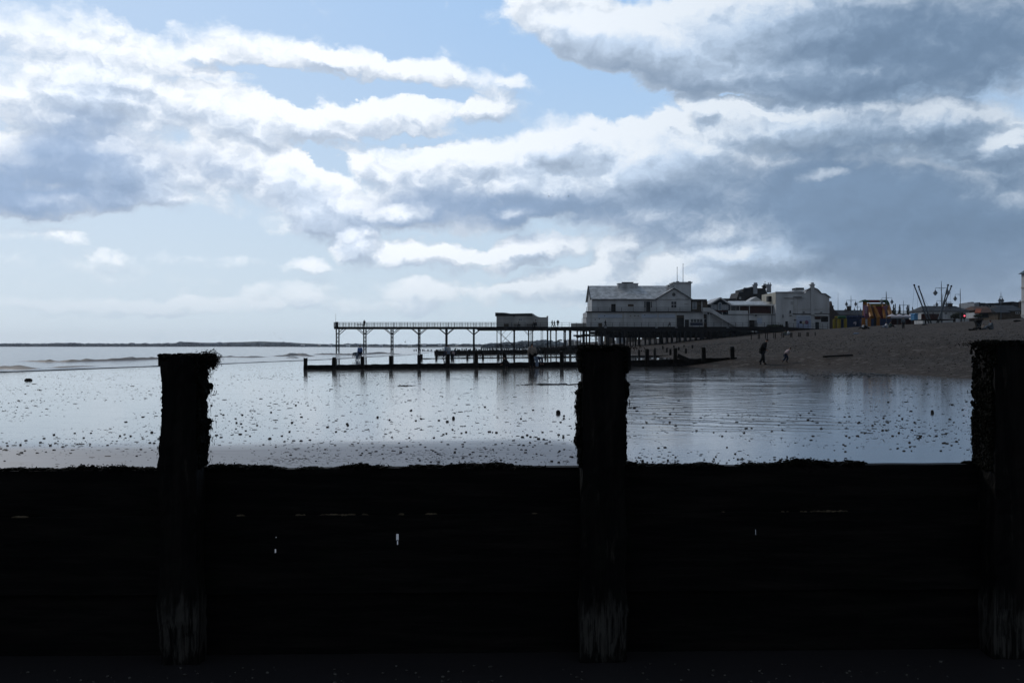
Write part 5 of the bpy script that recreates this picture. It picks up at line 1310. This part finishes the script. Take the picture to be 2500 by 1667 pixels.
MB().pbox(2176, 780, 2232, 785, D+.4, .2).pbox(2176, 785, 2232, 800, D+.6, .2).build('counter', M['maroon'], cn)
D = 228.; o = MB().pbox(2232, 767, 2241, 782, D, 2).prism([(Q(2231, 0, D).x, Q(0, 767, D).z), (Q(2242, 0, D).x, Q(0, 767, D).z), (Q(2239, 0, D).x, Q(0, 765, D).z), (Q(2234, 0, D).x, Q(0, 765, D).z)], D-.3, D+2.3).build('awning_stall', M['bluecanvas']); recenter(o); tag(o, 'small bright blue awning stall between canopy and bungalow', 'stall')
# traffic signal, lit red
D = 226.; q = W(2354.6, 771, D); gz_ = ground_z(q.x, D)
ts = empty('traffic_signal', (q.x, D, gz_), 'traffic signal with its red lamp lit beside the dark bushes', 'traffic signal')
MB().tube((q.x, D, gz_-.3), (q.x, D, q.z-.3), .06, .06, 8).build('post', M['iron'], ts)
hs = MB().box(q.x-.18, q.x+.18, D, D+.2, q.z-.75, q.z+.25).build('housing', M['iron'], ts)
rm_, rt_, rb_ = newmat('red_light'); rb_.inputs['Base Color'].default_value = (.6, .02, .03, 1); rb_.inputs['Emission Color'].default_value = (1, .10, .16, 1); rb_.inputs['Emission Strength'].default_value = 2.2
disc(Vector((q.x, D, q.z)), .17, D-.06, D-.001, 14).build('red_lamp', rm_, hs)
for dz in (-.27, -.54): disc(Vector((q.x, D, q.z+dz)), .09, D-.04, D-.001, 12).build('unlit_lamp', M['dark'], hs)
# ================================================================== town behind
def house(label, px0, px1, eave, ridge, base, D, dep, wall='white_old', roof='dark_slate', hip=.12, wins=(), chim=(), name='house', group=None, ov=.4):
    a = W(px0, eave, D); b_ = W(px1, base, D)
    zg = min(b_.z, ground_z(a.x, D) if D < 3000 else b_.z)-.3
    e = empty(name, ((a.x+b_.x)/2, D, zg), label, 'house' if name == 'house' else 'building', group)
    MB().box(a.x, b_.x, D, D+dep, zg, a.z).build('wall', M[wall], e)
    rz_ = W(px0, ridge, D+dep/2).z; L_ = b_.x-a.x; hx = L_*hip; x0, x1 = a.x-ov, b_.x+ov; y0, y1 = D-ov, D+dep+ov; ym_ = D+dep/2
    if ridge < eave-.01:
        q = [[(x0, y0, a.z), (x1, y0, a.z), (x1-hx, ym_, rz_), (x0+hx, ym_, rz_)], [(x0, y1, a.z), (x1, y1, a.z), (x1-hx, ym_, rz_), (x0+hx, ym_, rz_)], [(x0, y0, a.z), (x0, y1, a.z), (x0+hx, ym_, rz_)], [(x1, y0, a.z), (x1, y1, a.z), (x1-hx, ym_, rz_)]]
        rf = roof_poly(e, 'roof', M[roof], q, .12)
    else: rf = MB().box(x0, x1, y0, y1, a.z, a.z+.25).build('roof', M[roof], e)
    for (w0, t0, w1, t1) in wins: window(e, w0, t0, w1, t1, D, 2, 1)
    for (c0, c1, ct) in chim:
        x0, x1 = W(c0, 0, ym_).x, W(c1, 0, ym_).x; zt_ = W(0, ct, ym_).z; c2 = MB().box(x0, x1, ym_-.4, ym_+.4, rz_-2.5, zt_-.4).box(x0-.1, x1+.1, ym_-.5, ym_+.5, zt_-.55, zt_-.35).build('chimney', M['brick'], rf)
        mb = MB(); n = max(1, int((x1-x0)/.5))
        for k_ in range(n): xx = x0+(x1-x0)*(k_+.5)/n; mb.tube((xx, ym_, zt_-.4), (xx, ym_, zt_+.1), .12, .1, 6)
        mb.build('chimney_pots', M['brick'], rf)
    return e
# dark gabled house behind the arcade
D = 275.; e = empty('gabled_house', (W(1845, 0, D).x, D, PROM), 'dark many-gabled house with tall pale chimneys behind the arcade', 'house')
MB().pprism([(1796, 800), (1798, 731), (1804, 713), (1815, 713), (1815, 705), (1828, 703.5), (1834, 699.8), (1840, 700), (1850, 703.5), (1869, 703.5), (1871, 713), (1883, 728), (1887, 800)], D, 10).build('wall', M['dark_slate'], e)
rf = roof_poly(e, 'roof', M['dark_slate'], [[W(1803, 712.6, D-.4), W(1815.5, 712.6, D-.4), W(1817, 709, D+4), W(1806, 709, D+4)], [W(1814.5, 704.8, D-.5), W(1828, 703.2, D-.5), W(1829, 702, D+4), W(1816, 702, D+4)]], .15)
def chim(px0, px1, top, bot, D, m_, pots, parent):
    c2 = MB().pbox(px0, top+5, px1, bot, D, 1.1).pbox(px0-1.6, top+5.5, px1+1.6, top+7.4, D-.2, 1.5).pbox(px0-.8, top+4.2, px1+.8, top+5.5, D-.1, 1.3).build('chimney', M[m_], parent)
    mb = MB()
    for k_ in range(pots): px = px0+(px1-px0)*(k_+.5)/pots; q = W(px, top+4.2, D+.5); mb.tube(q, (q.x, q.y, W(0, top, D+.5).z), .17, .13, 7)
    mb.build('chimney_pots', M['chimney'], c2)
chim(1840.3, 1849, 690, 717, D-.8, 'chimney', 4, e); chim(1873.5, 1882.8, 690, 714, D-.8, 'chimney', 2, e); chim(1863.5, 1871.5, 692.5, 704, D+2, 'dark_slate', 3, e)
mb = MB(); mb.tube(W(1867.8, 693, D+2), W(1867.8, 686.6, D+2), .04, .03, 5)
for k_ in range(3): mb.tube(W(1866, 687+k_*1.1, D+2), W(1870, 687+k_*1.1, D+2), .025, .025, 4)
mb.build('aerial', M['iron'], e)
window(e, 1805, 725.5, 1809, 730, D, 1, 1, M['paleglass'])
o = MB().pprism([(1828, 735.5), (1846, 724), (1862, 735.5)], 264, 6).build('white_gable', M['white']); recenter(o); tag(o, 'small white gable end peeping over the arcade roof', 'gable')
o = MB().pbox(1763, 728.6, 1797, 735, 270, 8).build('flat_roof_block', M['dark_slate']); recenter(o); tag(o, 'dark flat roofed block behind the gabled arcade front', 'building')
# right of the theatre
D = 300.
e = empty('house', (W(2031, 0, D).x, D, PROM), 'dark house with a pointed finial and stepped chimney right behind the theatre', 'house')
MB().pprism([(2022, 806), (2022, 751), (2026.5, 748), (2027, 742), (2028, 737), (2029.3, 735), (2030.6, 737), (2031.5, 742), (2032, 747), (2035, 747), (2035, 753), (2037, 756), (2050, 769), (2050, 806)], D, 8).build('wall', M['brick'], e)
MB().pprism([(2031.5, 747.2), (2031.5, 745.6), (2035.6, 745.6), (2035.6, 747.2)], D-.1, 1.2).build('chimney_cap', M['chimney'], e)
house('long dark terrace with chimney stack stretching behind the inflatables', 2036, 2170, 769, 757, 800, 305, 8, 'brick', 'dark_slate', .02, [(2060, 772, 2066, 777)], [(2068, 2077, 745), (2063, 2066, 753)], 'terrace')
house('low dark-roofed row behind the white canopies', 2170, 2252, 766, 758, 800, 300, 8, 'teal', 'slate', .02, (), (), 'terrace')
for i_, (px, t0, w_) in enumerate(((2181, 744.5, 4.5), (2185.5, 742.5, 3), (2196, 744.5, 6), (2215.5, 745.6, 4), (2219, 745, 3), (2228, 751, 4))):
    tree(px, t0, 774, 285, w_*1.3, ('leftmost','second','broad third','fourth','fifth','short last')[i_]+' dark pointed evergreen in the row behind the canopies', 'evergreen_tree', 'cone', 30+i_, 'pointed evergreens behind the canopies')
tree(2178, 755, 778, 282, 16, 'low rounded bush at the foot of the pointed evergreens', 'bush', 'round', 41)
D = 262.
house('pale bungalow with a wide dark hipped roof and broad chimney behind the trampoline poles', 2253, 2366, 759.5, 747, 785, D, 9, 'white', 'dark_slate', .17,
      [(2263, 762, 2268, 769), (2275, 762, 2281, 769), (2305, 762, 2313, 768), (2324, 762, 2328, 768)], [(2309.5, 2324, 737.5), (2279, 2282, 744)])
o = MB().pbox(2250, 766, 2300, 782, 246, .3).build('hoarding', M['maroon']); recenter(o); tag(o, 'dark maroon hoarding in front of the bungalow', 'hoarding')
tree(2331, 762.5, 786, 236, 34, 'dark rounded bush in front of the bungalow, left one of two', 'bush', 'round', 51); tree(2347, 764, 784, 238, 24, 'dark rounded bush in front of the bungalow, right one of two', 'bush', 'round', 52)
D = 420.
for i_, (a, b_, tp_) in enumerate(((2364.5, 2369.5, 739.3), (2371, 2378, 738))):
    o = MB().pbox(a, tp_, b_, 775, D, 9).pbox(a+1, tp_-1, b_-1, tp_, D+2, 4).build('tower_block', M['chimney']); recenter(o); tag(o, ('slimmer left', 'wider right')[i_]+' pale tower block far behind the bungalow', 'tower block', 'two pale tower blocks')
D = 340.
e = empty('apartment_block', (W(2420, 0, D).x, D, PROM), 'long dark apartment block with a pale end wall and stepped roof', 'building')
MB().pbox(2379, 739.5, 2390, 775, D-.1, 10).build('end_wall', M['chimney'], e); MB().pbox(2390, 741.5, 2464, 775, D, 12).build('wall', M['teal'], e)
MB().pbox(2390, 738, 2393, 741.5, D, 3).pbox(2393, 739.5, 2406, 741.5, D+1, 5).pbox(2413, 740, 2428, 741.5, D+1, 5).pbox(2452, 739.4, 2467, 742, D, 5).build('roof', M['dark_slate'], e)
for px in range(2396, 2462, 8): window(e, px, 746, px+4, 751, D, 1, 1, M['glass'])
house('dark-roofed low building behind the orange-roofed kiosk', 2383, 2432, 757, 748, 775, 262, 9, 'brown', 'brown_roof', .2)
house('dark house with steep roof and pale strip wall near the right edge', 2447, 2499, 759, 745, 770, 250, 10, 'brown', 'dark_slate', .12, [(2450, 761, 2456, 766), (2479, 761, 2489, 766)], [(2489, 2492, 733)])
o = MB().pprism([(2455, 737.5), (2468, 736.5), (2473, 736), (2487, 738), (2493, 741), (2493, 770), (2470, 770), (2470, 740)], 330, 10).build('dark_villa', M['dark_slate']); recenter(o); tag(o, 'dark villa roofline just left of the tall right-edge building', 'house')
house('brown lean-to cottage with a sloping dark roof near the right lamp', 2436, 2462, 763, 752, 772, 240, 7, 'brown', 'dark_slate', .0)
D = 215.; e = empty('beach_kiosk', (W(2398, 0, D).x, D, ground_z(W(2398, 0, D).x, D)), 'small white beach kiosk with a bright orange tiled roof', 'kiosk')
MB().pbox(2379.5, 763, 2391, 776, D, 4).build('wall', M['white'], e); MB().pbox(2391, 763, 2415, 776, D+.01, 4).build('wall', M['brown'], e)
roof_poly(e, 'roof', M['orange_roof'], [[W(2379, 763.4, D-.4), W(2393, 763.4, D-.4), W(2397, 753.6, D+2), W(2383, 753.6, D+2)]], .12)
roof_poly(e, 'roof', M['brown_roof'], [[W(2393.2, 763.2, D-.4), W(2421, 762, D-.4), W(2418, 753, D+2), W(2397.2, 753.5, D+2)]], .12)
MB().pbox(2391, 763.5, 2412, 775, D-.05, .046).build('hatch', M['dark'], e); window(e, 2381, 766, 2388, 772, D, 2, 1, M['paleglass'])
tree(2388, 767, 778, 205, 20, 'black bush on the crest in front of the orange-roofed kiosk', 'bush', 'round', 61)
# tall building cut by the right edge
D = 170.; e = empty('corner_tower', (W(2580, 0, D).x, D, PROM), 'tall pale building with bay windows and blue roof cut by the right edge', 'building')
MB().pbox(2552, 661, 2640, 772, D, 8).build('wall', M['white'], e)
xw = W(2552, 0, D).x; mb = MB(); zr = W(0, 661, D).z
mb.add([(xw-.4, D-.4, zr), (xw+7, D-.4, zr), (xw+7, D+8.4, zr), (xw-.4, D+8.4, zr), (xw+1.4, D+1.5, zr+1.6), (xw+5.4, D+1.5, zr+1.6), (xw+5.4, D+6.5, zr+1.6), (xw+1.4, D+6.5, zr+1.6)], [(0,3,2,1), (4,5,6,7), (0,1,5,4), (1,2,6,5), (2,3,7,6), (3,0,4,7)])
mb.build('roof', mat('blue_slate_roof', (.06,.10,.13), .7, .2, 1), e)
for k_ in range(3):
    z0 = zr-2.1-2.45*k_
    for yy_ in (D+1.2, D+3.6, D+6.0):
        w = MB().box(xw-.06, xw+.0-.004, yy_-.7, yy_+.7, z0, z0+1.5).build('window', M['frame'], e)
        MB().box(xw-.075, xw-.06, yy_-.58, yy_-.03, z0+.1, z0+1.4).box(xw-.075, xw-.06, yy_+.03, yy_+.58, z0+.1, z0+1.4).build('pane', M['glass'], w)
    MB().box(xw-.14, xw-.004, D, D+8, z0-.45, z0-.25).build('string_course', M['white_old'], e)
# ---- beyond the pier: houses, huts and trees on the far beach, seen between the piles
tree(1424, 814, 830, 420, 30, 'dark wind-bent tree seen through the pier legs beneath the pavilion end', 'tree', 'wind', 71)
tree(1366, 828, 838, 520, 11, 'small wind-bent tree beyond the pier legs, farther left', 'tree', 'wind', 72)
random.seed(19)
def hut(px0, px1, top, base, D, wall, label, roof='slate'):
    return house(label, px0, px1, top+(base-top)*.35, top, base, D, 6, wall, roof, .0, (), (), 'house', 'houses on the far beach')
hut(1378, 1386, 829, 836, 640, 'chimney', 'small pale house right of the far wind-bent tree')
hut(1388, 1402, 828, 836, 600, 'white_old', 'pale house with flat gable between pier legs left of the big tree')
hut(1404, 1418, 829.5, 838, 560, 'white_old', 'low pale house directly below the big wind-bent tree')
hut(1463, 1473, 808, 830, 330, 'chimney', 'pale green hut seen between thick legs under the pavilion', 'slate')
hut(1478, 1500, 812, 826, 420, 'brown', 'brown house beyond the pier right of the green hut')
hut(1506, 1528, 810, 825, 430, 'chimney', 'grey house beyond the pier, second right of the green hut')
hut(1532, 1556, 811, 824, 440, 'brown', 'brown house seen through the middle of the pier legs')
hut(1570, 1600, 812, 821, 450, 'brown', 'long brown house seen right of the middle pier legs')
hut(1615, 1665, 811, 819, 430, 'chimney', 'long grey low building seen under the staircase end of the pier')
hut(1680, 1730, 811, 818, 400, 'cream', 'low cream building seen through the last pier legs')
# groynes on the far beach
for px0, px1, D, lb in ((1330, 1480, 300, 'dark timber groyne just beyond the pier, nearest of the far ones'), (1320, 1450, 370, 'dark timber groyne beyond the pier, middle of the far ones'), (1300, 1420, 460, 'dark timber groyne beyond the pier, farthest one')):
    z_ = (HY-1.5*F/D*-1)
    groyne(lb, [px0+k_*F*2.4/D for k_ in range(int((px1-px0)/(F*2.4/D)))], D, lambda px, D=D, px0=px0: HY+(EYE-ground_z((px-CX)/F*D, D)-1.15)*F/D, lambda px, D=D: HY+(EYE-ground_z((px-CX)/F*D, D)-.75)*F/D, .3, [(px0, px1)])
# ---- wooded headland and far coast
def woodland(segs, n, size, seed, name, label, zfun):
    random.seed(seed); mb = MB()
    for _ in range(n):
        k_ = random.random(); i_ = min(len(segs)-2, int(k_*(len(segs)-1))); f_ = k_*(len(segs)-1)-i_
        (pa, ta, Da), (pb, tb, Db) = segs[i_], segs[i_+1]
        px = pa+(pb-pa)*f_; tp_ = ta+(tb-ta)*f_; D = Da+(Db-Da)*f_+random.uniform(0, 60)
        hgt = (HY-tp_)/F*D*.8+.2; hgt *= .75+.5*mnoise.noise(Vector((px*.07, seed, 0)))+.25*mnoise.noise(Vector((px*.3, seed, 2)))+random.uniform(-.05, .05)
        z = .5+random.random()**.7*max(.5, hgt); x = (px-CX)/F*D+random.uniform(-3, 3); s = size*D/3000*random.uniform(.5, 1.2)
        mb.blob((x, D, z), s*1.5, s*1.5, s, 5, 3, .35)
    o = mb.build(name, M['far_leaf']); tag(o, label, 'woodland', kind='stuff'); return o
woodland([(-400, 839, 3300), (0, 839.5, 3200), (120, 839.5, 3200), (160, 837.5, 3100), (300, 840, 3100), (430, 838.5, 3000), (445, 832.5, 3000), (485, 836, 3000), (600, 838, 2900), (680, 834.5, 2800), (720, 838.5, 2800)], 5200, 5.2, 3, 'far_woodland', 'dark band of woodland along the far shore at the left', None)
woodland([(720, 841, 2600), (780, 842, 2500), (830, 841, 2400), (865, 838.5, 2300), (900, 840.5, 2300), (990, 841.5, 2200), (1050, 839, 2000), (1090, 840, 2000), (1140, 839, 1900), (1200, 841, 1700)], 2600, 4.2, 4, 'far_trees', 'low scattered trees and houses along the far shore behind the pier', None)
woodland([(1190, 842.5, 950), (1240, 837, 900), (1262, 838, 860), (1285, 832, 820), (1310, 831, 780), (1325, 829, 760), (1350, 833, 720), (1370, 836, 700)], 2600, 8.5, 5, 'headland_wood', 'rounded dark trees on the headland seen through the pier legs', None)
# pale far roofs among them
random.seed(12)
for k_ in range(12):
    px = 735+k_*38+random.uniform(-9, 9); D = 2150-k_*25; w_ = random.uniform(4, 9)
    house(('white','cream','grey')[k_ % 3]+' far house, number '+str(k_+1)+' from the left on the distant shore', px, px+w_, 842.2, 840.6, 845.5, D, 10, ('white', 'cream', 'chimney')[k_ % 3], 'slate', .1, (), (), 'house', 'distant houses along the far shore', 1)
# low land under the far coast
P_ = [(-420, 3350), (0, 3180), (300, 3080), (500, 2980), (720, 2720), (900, 2280), (1060, 1980), (1200, 1650), (1260, 900), (1400, 690)]
mb = MB()
for px, D in P_:
    x = (px-CX)/F*D; k_ = 60 if D > 1000 else 25
    mb.v += [(x, D-k_, -.9), (x, D, .9), (x, D+180, 1.4), (x, D+400, 1.2)]
for i_ in range(len(P_)-1):
    for j in range(3): mb.f.append((i_*4+j, (i_+1)*4+j, (i_+1)*4+j+1, i_*4+j+1))
tag(mb.build('far_coast', mat('far_shore', (.16,.145,.125), .9, .3, .02), None, True), kind='structure')
hl = MB(); n = 60
for i_ in range(n+1):
    px = -500+i_*(1500/n); D = 3480; z = 14+10*mnoise.noise(Vector((px*.004, 1, 0)))+3*mnoise.noise(Vector((px*.02, 3, 0))); z *= math.exp(-((px-540)/420)**2)*1.0
    hl.v += [((px-CX)/F*D, D, -1), ((px-CX)/F*D, D+60, max(0, z)), ((px-CX)/F*D, D+200, -1)]
for i_ in range(n):
    for j in range(2): hl.f.append((i_*3+j, (i_+1)*3+j, (i_+1)*3+j+1, i_*3+j+1))
tag(hl.build('distant_hills', mat('hill_green', (.06,.07,.05), .9, .3, .01), None, True), kind='structure')
# sailing boat far out
D = 2500.; q = W(635, 845.6, D); e = empty('sailing_boat', (q.x, D, ZS), 'tiny white sailing boat before the far wooded shore', 'boat')
MB().prism([(q.x-3, ZS+.9), (q.x+3.4, ZS+1.1), (q.x+2.4, ZS), (q.x-2.6, ZS)], D-1, D+1).build('hull', M['white'], e); MB().prism([(q.x-.2, ZS+1.2), (q.x+2.2, ZS+1.5), (q.x-.2, ZS+8)], D-.03, D+.03).build('sail', M['canvas'], e)
# ================================================================== air
hz = bpy.data.materials.new('haze_air'); hz.use_nodes = True; t = NT(hz.node_tree); t.n.clear()
pv_ = t.node('ShaderNodeVolumePrincipled', {'Color': (.80,.88,1.,1), 'Density': HAZE, 'Anisotropy': .3}); t.node('ShaderNodeOutputMaterial', {'Volume': pv_.outputs[0]})
if HAZE > 0:
    o = MB().box(-3900, 3900, -60, 3750, -2.6, 48).build('haze', hz); tag(o, 'pale sea air between the beach and the far shore', 'haze', kind='stuff')
